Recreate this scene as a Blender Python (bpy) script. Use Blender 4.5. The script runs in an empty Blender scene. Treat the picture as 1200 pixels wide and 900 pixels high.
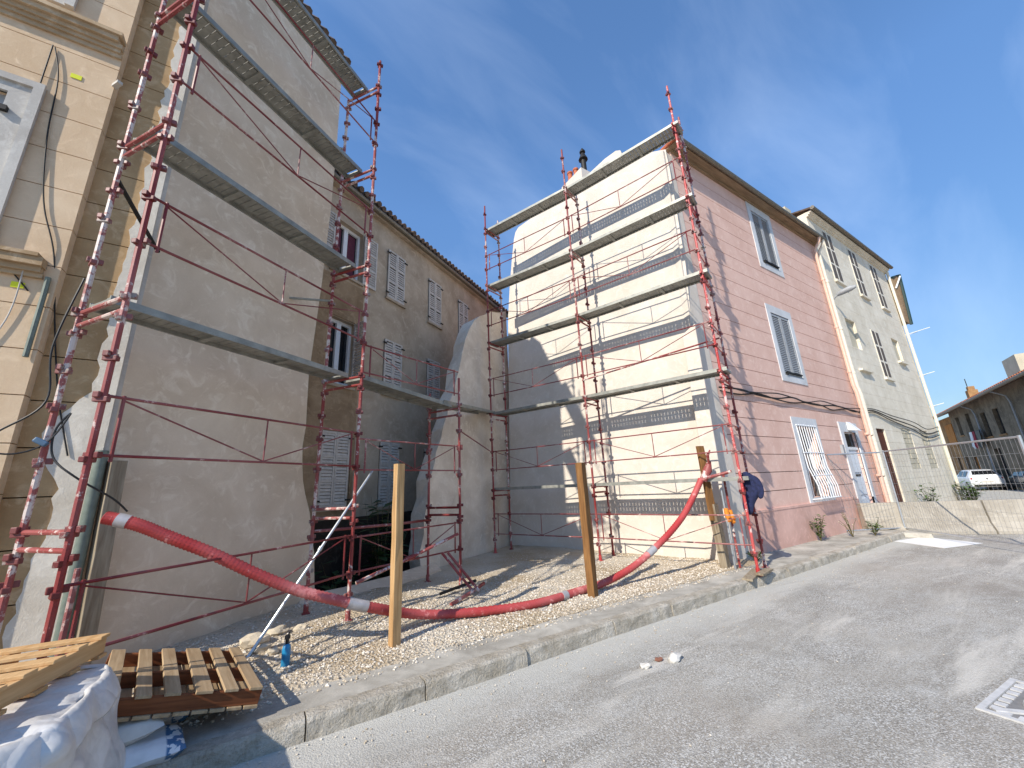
import bpy, bmesh, math, random
from mathutils import Vector, Matrix, noise
R_ = math.radians
random.seed(7)
scene = bpy.context.scene
col = scene.collection

# ------------------------------------------------------------------ camera
cam_d = bpy.data.cameras.new('camera'); cam = bpy.data.objects.new('camera', cam_d); col.objects.link(cam)
cam_d.sensor_width = 36; cam_d.sensor_fit = 'HORIZONTAL'; cam_d.lens = 13.5
cam_d.clip_start = 0.05; cam_d.clip_end = 2000
RM = ((0.848657, -0.0997378, -0.5194551), (-0.5270427, -0.2426306, -0.8144669), (-0.0448026, 0.9649781, -0.2584763))
M4 = Matrix(RM).to_4x4(); M4.translation = (0, 0, 1.8); cam.matrix_world = M4
scene.camera = cam

# ------------------------------------------------------------------ light
SUN_AZ, SUN_EL = R_(-161.5), R_(36)
sd = Vector((math.cos(SUN_EL)*math.cos(SUN_AZ), math.cos(SUN_EL)*math.sin(SUN_AZ), math.sin(SUN_EL)))
world = bpy.data.worlds.new('World'); scene.world = world; world.use_nodes = True
wn, wl = world.node_tree.nodes, world.node_tree.links
wn.clear()
wo = wn.new('ShaderNodeOutputWorld'); bg = wn.new('ShaderNodeBackground'); sky = wn.new('ShaderNodeTexSky')
sky.sky_type = 'NISHITA'; sky.sun_disc = False; sky.sun_elevation = SUN_EL
sky.sun_rotation = math.pi/2 - SUN_AZ
sky.air_density = 1.0; sky.dust_density = 0.0; sky.ozone_density = 4.0
bg.inputs['Strength'].default_value = 0.15
tc = wn.new('ShaderNodeTexCoord'); mp = wn.new('ShaderNodeMapping'); mp.inputs['Scale'].default_value = (.55, 3.4, 1.6)
mp.inputs['Rotation'].default_value = (0.5, 0.3, 0.9)
nz = wn.new('ShaderNodeTexNoise'); nz.inputs['Scale'].default_value = 1.5; nz.inputs['Detail'].default_value = 9; nz.inputs['Roughness'].default_value = .55
nz.inputs['Distortion'].default_value = .5
cr = wn.new('ShaderNodeValToRGB'); cr.color_ramp.elements[0].position = .46; cr.color_ramp.elements[0].color = (0, 0, 0, 1)
cr.color_ramp.elements[1].position = .85; cr.color_ramp.elements[1].color = (.10, .10, .10, 1)
mx = wn.new('ShaderNodeMix'); mx.data_type = 'RGBA'; mx.inputs[7].default_value = (6.5, 7.2, 8.2, 1)
wl.new(tc.outputs['Generated'], mp.inputs['Vector']); wl.new(mp.outputs[0], nz.inputs['Vector']); wl.new(nz.outputs[0], cr.inputs[0])
wl.new(cr.outputs[0], mx.inputs[0]); sz = wn.new('ShaderNodeSeparateXYZ'); wl.new(tc.outputs['Generated'], sz.inputs[0])
mr = wn.new('ShaderNodeMapRange'); mr.inputs[1].default_value = 0.0; mr.inputs[2].default_value = .62; mr.inputs[3].default_value = .23; mr.inputs[4].default_value = .90; wl.new(sz.outputs[2], mr.inputs[0])
hs = wn.new('ShaderNodeHueSaturation'); hs.inputs['Saturation'].default_value = 1.08; wl.new(sky.outputs[0], hs.inputs['Color']); wl.new(mr.outputs[0], hs.inputs['Value'])
wl.new(hs.outputs[0], mx.inputs[6]); wl.new(mx.outputs[2], bg.inputs['Color']); wl.new(bg.outputs[0], wo.inputs[0])
sun_d = bpy.data.lights.new('sun', 'SUN'); sun_d.energy = 2.85; sun_d.angle = R_(.53); sun_d.color = (1, .925, .805)
sun = bpy.data.objects.new('sun', sun_d); col.objects.link(sun); sun.location = (-20, -10, 30)
sun.rotation_euler = sd.to_track_quat('Z', 'Y').to_euler()
scene.view_settings.view_transform = 'Standard'; scene.view_settings.look = 'None'
scene.view_settings.gamma = 1; scene.view_settings.exposure = 0.97; scene.view_settings.use_curve_mapping = False
scene.render.engine = 'CYCLES'; scene.cycles.use_denoising = True; scene.cycles.max_bounces = 10; scene.cycles.diffuse_bounces = 8

# ------------------------------------------------------------------ materials
def lin(c): return tuple(((v/255)/12.92 if v/255 <= .04045 else ((v/255+.055)/1.055)**2.4) for v in c) + (1,)
class NT:
    def __init__(s, name):
        s.m = bpy.data.materials.new(name); s.m.use_nodes = True
        s.n, s.l = s.m.node_tree.nodes, s.m.node_tree.links
        s.b = s.n['Principled BSDF']; s.tc = s.n.new('ShaderNodeTexCoord')
    def noise(s, scale, detail=5, rough=.55, stretch=None, dist=0, rot=None):
        t = s.n.new('ShaderNodeTexNoise'); t.inputs['Scale'].default_value = scale; t.inputs['Detail'].default_value = detail
        t.inputs['Roughness'].default_value = rough; t.inputs['Distortion'].default_value = dist
        if stretch or rot:
            m = s.n.new('ShaderNodeMapping')
            if stretch: m.inputs['Scale'].default_value = stretch
            if rot: m.inputs['Rotation'].default_value = rot
            s.l.new(s.tc.outputs['Object'], m.inputs[0]); s.l.new(m.outputs[0], t.inputs['Vector'])
        else: s.l.new(s.tc.outputs['Object'], t.inputs['Vector'])
        return t.outputs[0]
    def voro(s, scale, feature='F1'):
        t = s.n.new('ShaderNodeTexVoronoi'); t.inputs['Scale'].default_value = scale; t.feature = feature
        s.l.new(s.tc.outputs['Object'], t.inputs['Vector']); return t.outputs['Distance']
    def ramp(s, v, p0, p1, c0=(0, 0, 0, 1), c1=(1, 1, 1, 1)):
        r = s.n.new('ShaderNodeValToRGB'); e = r.color_ramp.elements
        e[0].position, e[1].position = p0, p1; e[0].color, e[1].color = c0, c1
        s.l.new(v, r.inputs[0]); return r.outputs[0]
    def mix(s, f, a, b, mode='MIX'):
        m = s.n.new('ShaderNodeMix'); m.data_type = 'RGBA'; m.blend_type = mode
        for k, v in ((0, f), (6, a), (7, b)):
            if hasattr(v, 'node'): s.l.new(v, m.inputs[k])
            else: m.inputs[k].default_value = v
        return m.outputs[2]
    def math(s, op, a, b=0.):
        m = s.n.new('ShaderNodeMath'); m.operation = op
        for k, v in ((0, a), (1, b)):
            if hasattr(v, 'node'): s.l.new(v, m.inputs[k])
            else: m.inputs[k].default_value = v
        return m.outputs[0]
    def sep(s, ch):
        x = s.n.new('ShaderNodeSeparateXYZ'); s.l.new(s.tc.outputs['Object'], x.inputs[0]); return x.outputs[ch]
    def done(s, colr, rough=.8, bump=None, bstr=.3, bdist=.01, metal=0, spec=None):
        if hasattr(colr, 'node'): s.l.new(colr, s.b.inputs['Base Color'])
        else: s.b.inputs['Base Color'].default_value = colr
        if hasattr(rough, 'node'): s.l.new(rough, s.b.inputs['Roughness'])
        else: s.b.inputs['Roughness'].default_value = rough
        s.b.inputs['Metallic'].default_value = metal
        if spec is not None: s.b.inputs['Specular IOR Level'].default_value = spec
        if bump is not None:
            b = s.n.new('ShaderNodeBump'); b.inputs['Strength'].default_value = bstr; b.inputs['Distance'].default_value = bdist
            s.l.new(bump, b.inputs['Height']); s.l.new(b.outputs[0], s.b.inputs['Normal'])
        return s.m
def plaster(name, c, var=.12, dark=None, light=None, stain=.5, bstr=.35, bdist=.012, pscale=1.3, streak=True):
    """hand-trowelled render: base colour, broad blotches, lighter trowel smears, rain streaks"""
    t = NT(name); c0 = lin(c)
    d = lin(dark) if dark else tuple(v*(1-var*2) for v in c0[:3]) + (1,)
    l = lin(light) if light else tuple(min(1, v*(1+var)) for v in c0[:3]) + (1,)
    big = t.noise(pscale, 7, .6, dist=.4); k = t.mix(t.ramp(big, .35, .72), d, c0)
    sm = t.noise(pscale*4, 8, .68, dist=1.2); k = t.mix(t.math('MULTIPLY', t.ramp(sm, .52, .7), .75), k, l)
    if streak:
        st = t.noise(3.2, 5, .6, stretch=(1, 1, .07)); k = t.mix(t.math('MULTIPLY', t.ramp(st, .58, .8), stain*.6), k, d)
    fine = t.noise(60, 4, .6); k = t.mix(.10, k, t.mix(fine, (0, 0, 0, 1), (1, 1, 1, 1)), 'OVERLAY')
    h = t.math('ADD', t.math('MULTIPLY', sm, .6), t.math('MULTIPLY', fine, .25))
    return t.done(k, .92, h, bstr, bdist, spec=.15)
def simple(name, c, rough=.6, metal=0, var=.15, scale=12, bstr=.1, spec=None):
    t = NT(name); c0 = lin(c); d = tuple(v*(1-var*1.6) for v in c0[:3]) + (1,); l = tuple(min(1, v*(1+var)) for v in c0[:3]) + (1,)
    n = t.noise(scale, 6, .6)
    return t.done(t.mix(t.ramp(n, .3, .7), d, l), rough, n, bstr, .004, metal, spec)
def wood(name, c, dark, scale=1., ax=0, rough=.75):
    t = NT(name); s = [26, 26, 26]; s[ax] = 1.6
    g = t.noise(scale, 6, .6, stretch=tuple(s), dist=.5); b = t.noise(2.5, 4)
    k = t.mix(t.ramp(g, .3, .75), lin(dark), lin(c)); k = t.mix(t.math('MULTIPLY', t.ramp(b, .45, .75), .4), k, lin(dark))
    return t.done(k, rough, g, .25, .004, spec=.25)
def paint_worn(name, c, splash, amount=.6, scale=9, rough=.5):
    t = NT(name); n = t.noise(scale, 7, .7); m = t.noise(1.1, 3); f = t.noise(70, 3, .6)
    mask = t.ramp(t.math('ADD', n, t.math('MULTIPLY', m, .5)), 1-.38*amount, 1-.38*amount+.06)
    c0 = lin(c); base = t.mix(t.ramp(f, .35, .7), tuple(v*.65 for v in c0[:3]) + (1,), c0)
    fade = tuple(.6*a+.4*b for a, b in zip(c0, lin((196, 150, 145))))
    base = t.mix(t.ramp(m, .4, .75), base, fade)
    return t.done(t.mix(mask, base, lin(splash)), rough, n, .3, .004, spec=.4)
def glass_dark(name, c=(28, 32, 36)):
    t = NT(name); return t.done(lin(c), .08, spec=.6)

MT = {}
MT['tan'] = plaster('tan_render', (227, 202, 171), .08, dark=(208, 180, 147), stain=.5)
MT['brown'] = plaster('old_brown_render', (192, 163, 124), .12, dark=(160, 130, 94), light=(206, 180, 146), stain=.8)
MT['white_plaster'] = plaster('fresh_white_plaster', (226, 219, 206), .07, dark=(200, 190, 174), stain=.3, bstr=.7)
MT['grey_plaster'] = plaster('grey_gable_plaster', (230, 211, 187), .08, dark=(206, 185, 160), light=(242, 228, 207), stain=.5, pscale=1.15)
MT['cream_plaster'] = plaster('cream_gable_plaster', (217, 208, 197), .05, dark=(203, 193, 180), light=(225, 218, 208), stain=.12, pscale=1.6, bstr=.5)
MT['stub'] = plaster('ruin_plaster', (236, 224, 207), .07, dark=(206, 192, 174), light=(242, 233, 219), stain=.3, bstr=.8, bdist=.03)
MT['rear'] = plaster('rear_render', (192, 177, 157), .11, dark=(162, 146, 126), stain=.9)
MT['rear_brown'] = plaster('rear_brown_render', (172, 150, 122), .15, dark=(130, 108, 84), stain=.9)
MT['pink'] = plaster('pink_render', (228, 193, 178), .07, dark=(214, 176, 160), light=(236, 207, 193), stain=.4)
MT['pink_base'] = plaster('pink_plinth', (224, 184, 170), .09, dark=(198, 158, 144), stain=.5)
MT['blue_white'] = plaster('bluish_white_surround', (214, 216, 218), .05, dark=(192, 194, 196), stain=.3)
MT['cream'] = plaster('cream_render', (238, 229, 211), .07, dark=(214, 204, 184), light=(238, 234, 220), stain=.9)
MT['cream_patch'] = plaster('cream_patch', (206, 198, 176), .1, stain=.7)
MT['stone_trim'] = plaster('tan_stone_trim', (208, 186, 156), .1, dark=(164, 138, 106), stain=.8)
MT['trim_grey'] = plaster('pale_grey_trim', (212, 208, 200), .06, dark=(180, 174, 166), stain=.5)
MT['far_a'] = plaster('far_house_render', (150, 136, 116), .15, dark=(104, 94, 80), stain=1.)
MT['far_b'] = plaster('far_house_ochre', (182, 142, 98), .15, dark=(130, 100, 70), stain=.8)
MT['concrete'] = plaster('barrier_concrete', (184, 177, 164), .09, dark=(152, 144, 131), stain=.9)
MT['shutter'] = simple('grey_shutter_paint', (158, 161, 164), .6, var=.12)
MT['shutter_dim'] = simple('pale_blue_shutter_paint', (196, 190, 182), .6, var=.12)
MT['shutter_dark'] = simple('brown_grey_shutter', (96, 84, 72), .7, var=.2)
MT['iron'] = simple('dark_iron', (40, 38, 36), .6, .3)
MT['white_paint'] = simple('white_paint', (226, 228, 230), .45, var=.05)
MT['white_door'] = simple('pale_blue_white_door', (222, 228, 234), .4, var=.04)
MT['glass'] = glass_dark('window_glass')
MT['dark'] = simple('dark_interior', (34, 30, 26), .95, var=.3)
MT['curtain'] = simple('purple_curtain', (96, 44, 62), .9)
MT['brown_door'] = wood('red_brown_door', (116, 66, 46), (66, 38, 28), 1, 2)
MT['zinc'] = simple('zinc_gutter', (128, 120, 106), .5, .4, var=.2)
MT['pink_pipe'] = simple('salmon_downpipe', (224, 188, 168), .5, var=.08)
MT['cream_pipe'] = simple('cream_downpipe', (226, 218, 200), .5, var=.08)
MT['soffit'] = wood('brown_soffit', (172, 146, 116), (120, 98, 76), 1, 0)
MT['tile'] = simple('terracotta_tile', (166, 100, 68), .85, var=.3, scale=5)
MT['tile_dark'] = simple('weathered_tile', (98, 82, 70), .9, var=.35, scale=6)
MT['teal'] = simple('teal_eave_paint', (34, 62, 62), .5)
MT['red'] = paint_worn('worn_red_scaffold_paint', (146, 50, 48), (206, 188, 180), .48)
MT['red_clean'] = paint_worn('dark_red_rail_paint', (126, 40, 42), (190, 160, 152), .40, rough=.45)
MT['red_white'] = paint_worn('plaster_splashed_red_paint', (150, 58, 54), (210, 196, 188), .62)
MT['red_bright'] = paint_worn('bright_red_scaffold_paint', (196, 58, 56), (226, 190, 184), .5)
MT['galv'] = simple('galvanised_deck', (150, 150, 142), .5, .35, var=.2, scale=7)
MT['galv_light'] = simple('galvanised_tube', (190, 194, 198), .35, .7, var=.1)
MT['coupler'] = paint_worn('red_coupler', (112, 40, 40), (150, 138, 130), .5)
MT['pale_wood'] = wood('pale_pine', (222, 186, 138), (184, 142, 92), 1, 0)
MT['pale_wood_v'] = wood('pale_pine_post', (210, 174, 126), (158, 120, 78), 1, 2)
MT['brown_wood_v'] = wood('brown_post', (158, 116, 70), (98, 66, 38), 1, 2)
MT['grey_wood_v'] = wood('weathered_grey_timber', (176, 164, 142), (116, 100, 80), 1, 2)
MT['red_wood'] = wood('stained_pallet_wood', (150, 92, 56), (92, 50, 28), 1, 0)
MT['grey_wood'] = wood('grey_pallet_board', (196, 172, 138), (150, 124, 92), 1, 1)
MT['green_pipe'] = simple('grey_green_pipe', (112, 122, 112), .6)
MT['hose'] = paint_worn('red_corrugated_duct', (190, 62, 62), (212, 132, 128), .42, rough=.55)
MT['tape'] = simple('grey_tape', (176, 174, 176), .45, .2)
MT['bag'] = None
MT['plastic_blue'] = simple('blue_plastic', (40, 132, 178), .35)
MT['connector'] = simple('faded_blue_plastic', (84, 112, 138), .5)
MT['black'] = simple('black_plastic', (24, 24, 26), .5)
MT['navy'] = simple('navy_cloth', (36, 42, 76), .95, var=.3, scale=20)
MT['orange'] = simple('orange_glove', (226, 138, 44), .8, var=.2, scale=20)
MT['stone'] = simple('limestone_rubble', (206, 192, 168), .95, var=.2, scale=8, bstr=.5)
MT['paper'] = simple('white_paper', (206, 202, 194), .9, var=.06)
MT['sheet'] = simple('white_sheet', (232, 232, 230), .55, var=.04)
MT['brick_rubble'] = simple('brick_rubble', (136, 92, 74), .95, var=.25)
MT['leaf'] = simple('weed_leaf', (84, 112, 50), .6, var=.35, scale=30)
MT['leaf_dark'] = simple('shrub_leaf', (54, 78, 40), .6, var=.35, scale=30)
MT['stem'] = simple('plant_stem', (96, 88, 56), .8)
MT['car_white'] = simple('white_car_paint', (226, 228, 230), .2, var=.03, scale=2, bstr=0)
MT['car_grey'] = simple('dark_grey_car_paint', (52, 56, 60), .25, var=.05, scale=2, bstr=0)
MT['tyre'] = simple('tyre_rubber', (26, 26, 27), .85)
MT['rim'] = simple('alloy_rim', (150, 152, 156), .35, .7)
MT['tail'] = simple('red_tail_lamp', (170, 24, 30), .2)
MT['yellow'] = simple('yellow_sticker', (222, 226, 32), .6, var=.05)
MT['cast'] = simple('dusty_cast_iron', (200, 199, 197), .8, .1, var=.12)
MT['tray'] = simple('dark_dusty_iron', (132, 130, 128), .85, .1)
MT['terra'] = simple('terracotta_pot', (184, 104, 72), .85, var=.2)
MT['laundry'] = simple('red_laundry', (150, 34, 52), .9)
MT['orange_shutter'] = wood('orange_varnished_shutter', (206, 138, 62), (160, 100, 40), 1, 2)
# translucent woven bag
t = NT('white_bulk_bag'); n = t.noise(7, 6, .6, dist=.6); w = t.noise(160, 2)
r1 = t.math('ABSOLUTE', t.math('SUBTRACT', t.noise(3.0, 2, .45, dist=.3), .5)); r2 = t.math('ABSOLUTE', t.math('SUBTRACT', t.noise(8, 2, .5, dist=.25), .5))
cre = t.math('ADD', r1, t.math('MULTIPLY', r2, .35))
MT['bag'] = t.done(t.mix(t.ramp(n, .3, .75), lin((192, 190, 187)), lin((220, 218, 215))), .36, cre, .55, .10)
# bag with printed bands
t = NT('cement_sack_print'); n = t.noise(9, 5); x = t.sep('X'); v = t.noise(6, 2, .4)
k = t.mix(t.ramp(n, .3, .7), lin((206, 208, 210)), lin((232, 233, 234)))
k = t.mix(t.math('MULTIPLY', t.ramp(x, .70, .71), t.ramp(t.noise(14, 3), .46, .49)), k, lin((72, 112, 150)))
MT['sack'] = t.done(k, .5, n, .3, .01)
# road: pale, dusty, coarse aggregate
t = NT('dusty_asphalt')
agg = t.voro(75); spk = t.noise(110, 3, .7); pat = t.noise(.55, 7, .6, stretch=(.6, 1.5, 1), dist=.8); med = t.noise(3.5, 6, .65, stretch=(.7, 1.3, 1), dist=.5)
base = t.mix(t.ramp(pat, .36, .66), lin((144, 138, 128)), lin((176, 170, 159)))
base = t.mix(t.math('MULTIPLY', t.ramp(med, .48, .74), .75), base, lin((188, 186, 180)))
base = t.mix(t.math('MULTIPLY', t.ramp(spk, .52, .64), .62), base, lin((214, 213, 208)))
base = t.mix(t.math('MULTIPLY', t.ramp(t.noise(60, 3, .75), .53, .66), .6), base, lin((84, 83, 80)))
vc = t.n.new('ShaderNodeTexVoronoi'); vc.inputs['Scale'].default_value = 105; t.l.new(t.tc.outputs['Object'], vc.inputs['Vector'])
sx = t.n.new('ShaderNodeSeparateColor'); t.l.new(vc.outputs['Color'], sx.inputs[0]); wear = t.ramp(t.noise(.8, 5, .6), .38, .62, (.25, .25, .25, 1), (.8, .8, .8, 1))
base = t.mix(t.math('MULTIPLY', t.ramp(sx.outputs[0], .68, .74), wear), base, lin((212, 211, 207))); base = t.mix(t.math('MULTIPLY', t.ramp(sx.outputs[1], .72, .80), t.math('MULTIPLY', wear, .7)), base, lin((100, 99, 96)))
swp = t.noise(1.0, 6, .6, stretch=(.35, 2.2, 1), dist=.7, rot=(0, 0, .25)); base = t.mix(t.math('MULTIPLY', t.ramp(swp, .54, .68), .75), base, lin((208, 203, 193)))
bei = t.noise(.35, 4, .5); base = t.mix(t.math('MULTIPLY', t.ramp(bei, .5, .68), .35), base, lin((168, 156, 142)))
blot = t.noise(1.4, 6, .6, stretch=(.5, 1.2, 1)); base = t.mix(t.math('MULTIPLY', t.ramp(blot, .56, .74), .45), base, lin((122, 118, 110)))
y = t.sep('Y'); dust = t.ramp(t.math('ADD', y, t.math('MULTIPLY', t.noise(2.2, 5), .9)), 0, 1)
gut = t.n.new('ShaderNodeMapRange'); t.l.new(t.math('ADD', y, t.math('MULTIPLY', t.noise(1.6, 5), .7)), gut.inputs[0]); gut.inputs[1].default_value = 3.55; gut.inputs[2].default_value = 4.0
base = t.mix(t.math('MULTIPLY', gut.outputs[0], .75), base, lin((190, 188, 180)))
MT['road'] = t.done(base, .93, t.math('ADD', t.math('MULTIPLY', agg, .8), spk), .55, .012, spec=.2)
t = NT('old_pavement_concrete'); n = t.noise(2.2, 7, .65, dist=.6); f = t.noise(70, 4, .7); p = t.noise(.9, 5, stretch=(1, 1.6, 1))
k = t.mix(t.ramp(n, .36, .66), lin((148, 143, 133)), lin((192, 187, 176))); k = t.mix(t.math('MULTIPLY', t.ramp(p, .55, .72), .6), k, lin((124, 120, 112)))
k = t.mix(t.math('MULTIPLY', t.ramp(f, .55, .7), .4), k, lin((214, 210, 200)))
MT['pave'] = t.done(k, .93, t.math('ADD', n, t.math('MULTIPLY', f, .5)), .5, .015, spec=.2)
t = NT('limestone_kerb'); n = t.noise(5, 7, .7); f = t.noise(45, 4, .7); k = t.mix(t.ramp(n, .35, .7), lin((166, 157, 141)), lin((214, 207, 194)))
k = t.mix(t.math('MULTIPLY', t.ramp(f, .52, .7), .5), k, lin((126, 118, 102)))
MT['kerb'] = t.done(k, .9, t.math('ADD', n, t.math('MULTIPLY', f, .8)), 1.0, .04, spec=.2)
t = NT('gravel_fill'); n = t.noise(.8, 6, .6); f = t.noise(38, 4, .7); v = t.voro(30)
k = t.mix(t.ramp(n, .4, .62), lin((178, 158, 128)), lin((206, 196, 179))); k = t.mix(t.math('MULTIPLY', t.ramp(f, .45, .65), .5), k, lin((226, 216, 198)))
MT['fill'] = t.done(k, .95, t.math('ADD', v, f), .9, .03, spec=.1)
t = NT('pebble'); oi = t.n.new('ShaderNodeNewGeometry'); rr = t.ramp(oi.outputs['Random Per Island'], 0, 1, lin((178, 162, 138)), lin((224, 216, 203)))
MT['pebble'] = t.done(rr, .95, spec=.1)
MT['rear_dark'] = plaster('dark_rear_render', (70, 62, 54), .15, dark=(44, 38, 33), light=(88, 79, 70))
MT['soil'] = simple('dark_soil', (44, 38, 32), .98, var=.3)

# ------------------------------------------------------------------ mesh helpers
class MB:
    def __init__(s): s.v = []; s.f = []
    def add(s, vs, fs):
        o = len(s.v); s.v += [tuple(v) for v in vs]; s.f += [tuple(i+o for i in f) for f in fs]; return s
    def hexa(s, c): return s.add(c, [(0, 3, 2, 1), (4, 5, 6, 7), (0, 1, 5, 4), (1, 2, 6, 5), (2, 3, 7, 6), (3, 0, 4, 7)])
    def box(s, x0, x1, y0, y1, z0, z1):
        return s.hexa([(x0, y0, z0), (x1, y0, z0), (x1, y1, z0), (x0, y1, z0), (x0, y0, z1), (x1, y0, z1), (x1, y1, z1), (x0, y1, z1)])
    def beam(s, a, b, w, h, up=(0, 0, 1)):
        a, b = Vector(a), Vector(b); d = (b-a).normalized(); up = Vector(up)
        if abs(d.dot(up)) > .98: up = Vector((0, 1, 0))
        sx = d.cross(up).normalized()*w/2; sy = sx.cross(d).normalized()*h/2
        return s.hexa([a-sx-sy, a+sx-sy, b+sx-sy, b-sx-sy, a-sx+sy, a+sx+sy, b+sx+sy, b-sx+sy])
    def tube(s, pts, r, n=8, cap=True):
        pts = [Vector(p) for p in pts]; rs = r if isinstance(r, (list, tuple)) else [r]*len(pts)
        o = len(s.v); ref = None
        for i, p in enumerate(pts):
            d = (pts[min(i+1, len(pts)-1)]-pts[max(i-1, 0)]).normalized()
            if ref is None: ref = Vector((0, 0, 1)) if abs(d.z) < .9 else Vector((1, 0, 0))
            a = d.cross(ref).normalized(); b = a.cross(d).normalized(); ref = b
            for k in range(n):
                q = 2*math.pi*k/n; s.v.append(tuple(p+(a*math.cos(q)+b*math.sin(q))*rs[i]))
        for i in range(len(pts)-1):
            for k in range(n):
                k2 = (k+1) % n; s.f.append((o+i*n+k, o+i*n+k2, o+(i+1)*n+k2, o+(i+1)*n+k))
        if cap:
            s.f.append(tuple(o+k for k in range(n))); s.f.append(tuple(o+(len(pts)-1)*n+n-1-k for k in range(n)))
        return s
    def prism(s, a, b):
        """two matching outlines (front a, back b) -> closed solid"""
        n = len(a); o = len(s.v); s.v += [tuple(p) for p in a]+[tuple(p) for p in b]
        s.f.append(tuple(o+i for i in range(n))); s.f.append(tuple(o+n+n-1-i for i in range(n)))
        for i in range(n): j = (i+1) % n; s.f.append((o+j, o+i, o+n+i, o+n+j))
        return s
    def lathe(s, c, prof, n=12):
        c = Vector(c); o = len(s.v)
        for r, z in prof:
            for k in range(n): q = 2*math.pi*k/n; s.v.append((c.x+r*math.cos(q), c.y+r*math.sin(q), c.z+z))
        for i in range(len(prof)-1):
            for k in range(n): k2 = (k+1) % n; s.f.append((o+i*n+k, o+i*n+k2, o+(i+1)*n+k2, o+(i+1)*n+k))
        s.f.append(tuple(o+n-1-k for k in range(n))); s.f.append(tuple(o+(len(prof)-1)*n+k for k in range(n)))
        return s
    def rock(s, c, r, seed, sq=(1, 1, .7), sub=1):
        bm = bmesh.new(); bmesh.ops.create_icosphere(bm, subdivisions=sub, radius=1)
        rnd = random.Random(seed); off = Vector((rnd.random()*50, rnd.random()*50, 0))
        vs = [Vector(c)+Vector((v.co.x*sq[0], v.co.y*sq[1], v.co.z*sq[2]))*r*(1+.7*noise.noise(v.co*1.1+off)+.2*noise.noise(v.co*3+off)) for v in bm.verts]
        bm.verts.index_update(); fs = [tuple(v.index for v in f.verts) for f in bm.faces]; bm.free(); return s.add(vs, fs)
    def build(s, name, mat, parent=None, smooth=False, local=False, bevel=0, recalc=True):
        off = Vector((0, 0, 0))
        if parent is not None and not local:
            p = parent
            while p is not None: off += p.location; p = p.parent
        me = bpy.data.meshes.new(name); me.from_pydata([(v[0]-off.x, v[1]-off.y, v[2]-off.z) for v in s.v], [], s.f)
        if recalc:
            bm = bmesh.new(); bm.from_mesh(me); bmesh.ops.recalc_face_normals(bm, faces=bm.faces); bm.to_mesh(me); bm.free()
        if smooth:
            for p in me.polygons: p.use_smooth = True
        me.materials.append(MT[mat] if isinstance(mat, str) else mat)
        o = bpy.data.objects.new(name, me); col.objects.link(o)
        if parent is not None: o.parent = parent
        if smooth and smooth != 'full':
            m = o.modifiers.new('edge', 'EDGE_SPLIT'); m.split_angle = R_(40)
        if bevel:
            m = o.modifiers.new('bevel', 'BEVEL'); m.width = bevel; m.segments = 2; m.limit_method = 'ANGLE'
        return o
def tag(o, label=None, cat=None, group=None, kind=None):
    if label: o['label'] = label
    if cat: o['category'] = cat
    if group: o['group'] = group
    if kind: o['kind'] = kind
    return o
def root(name, loc, label, cat, rotz=0, group=None):
    o = bpy.data.objects.new(name, None); col.objects.link(o); o.location = loc; o.rotation_euler = (0, 0, rotz)
    o.empty_display_size = .2
    return tag(o, label, cat, group)
class Fr:
    """vertical reference plane: u along, d outwards, z up"""
    def __init__(s, p, ang):
        s.p = Vector((p[0], p[1], 0)); s.D = Vector((math.cos(R_(ang)), math.sin(R_(ang)), 0)); s.N = Vector((s.D.y, -s.D.x, 0))
    def pt(s, u, d, z): return s.p+s.D*u+s.N*d+Vector((0, 0, z))
    def box(s, mb, u0, u1, d0, d1, z0, z1):
        return mb.hexa([s.pt(u0, d0, z0), s.pt(u1, d0, z0), s.pt(u1, d1, z0), s.pt(u0, d1, z0), s.pt(u0, d0, z1), s.pt(u1, d0, z1), s.pt(u1, d1, z1), s.pt(u0, d1, z1)])
    def panel(s, mb, outline, d0, d1): return mb.prism([s.pt(u, d1, z) for u, z in outline], [s.pt(u, d0, z) for u, z in outline])
def cells(u0, u1, z0, z1, ops):
    """rectangles of [u0,u1]x[z0,z1] not covered by the openings, merged along u"""
    zs = sorted({z0, z1, *[min(max(z, z0), z1) for o in ops for z in o[2:4]]}); us = sorted({u0, u1, *[min(max(u, u0), u1) for o in ops for u in o[0:2]]})
    out = []
    for a, b in zip(zs, zs[1:]):
        run = None
        for c, d in zip(us, us[1:]):
            cu, cz = (c+d)/2, (a+b)/2
            if any(o[0] < cu < o[1] and o[2] < cz < o[3] for o in ops):
                if run: out.append((*run, a, b)); run = None
            else: run = (run[0], d) if run else (c, d)
        if run: out.append((*run, a, b))
    return out
def wall_open(F, parent, mat, u0, u1, z0, z1, ops, d0, d1, name='wall'):
    mb = MB()
    for c in cells(u0, u1, z0, z1, ops): F.box(mb, c[0], c[1], d0, d1, c[2], c[3])
    return mb.build(name, mat, parent)
def courses(F, parent, mat, u0, u1, zl, ops, d0, d1, gap=.012, name='render_course', uend=None):
    for a, b in zip(zl, zl[1:]):
        groups = []
        for c in cells(u0, u1, a, b, ops):
            hit = [g for g in groups if any(q[0] < c[1]-1e-6 and c[0] < q[1]-1e-6 for q in g)]
            for g in hit: groups.remove(g)
            groups.append(sum(hit, [])+[c])
        for g in groups:
            mb = MB()
            for c in g: F.box(mb, c[0], c[1], d0, d1, c[2]+(gap/2 if c[2] == a else 0), c[3]-(gap/2 if c[3] == b else 0))
            mb.build(name, mat, parent)
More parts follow.
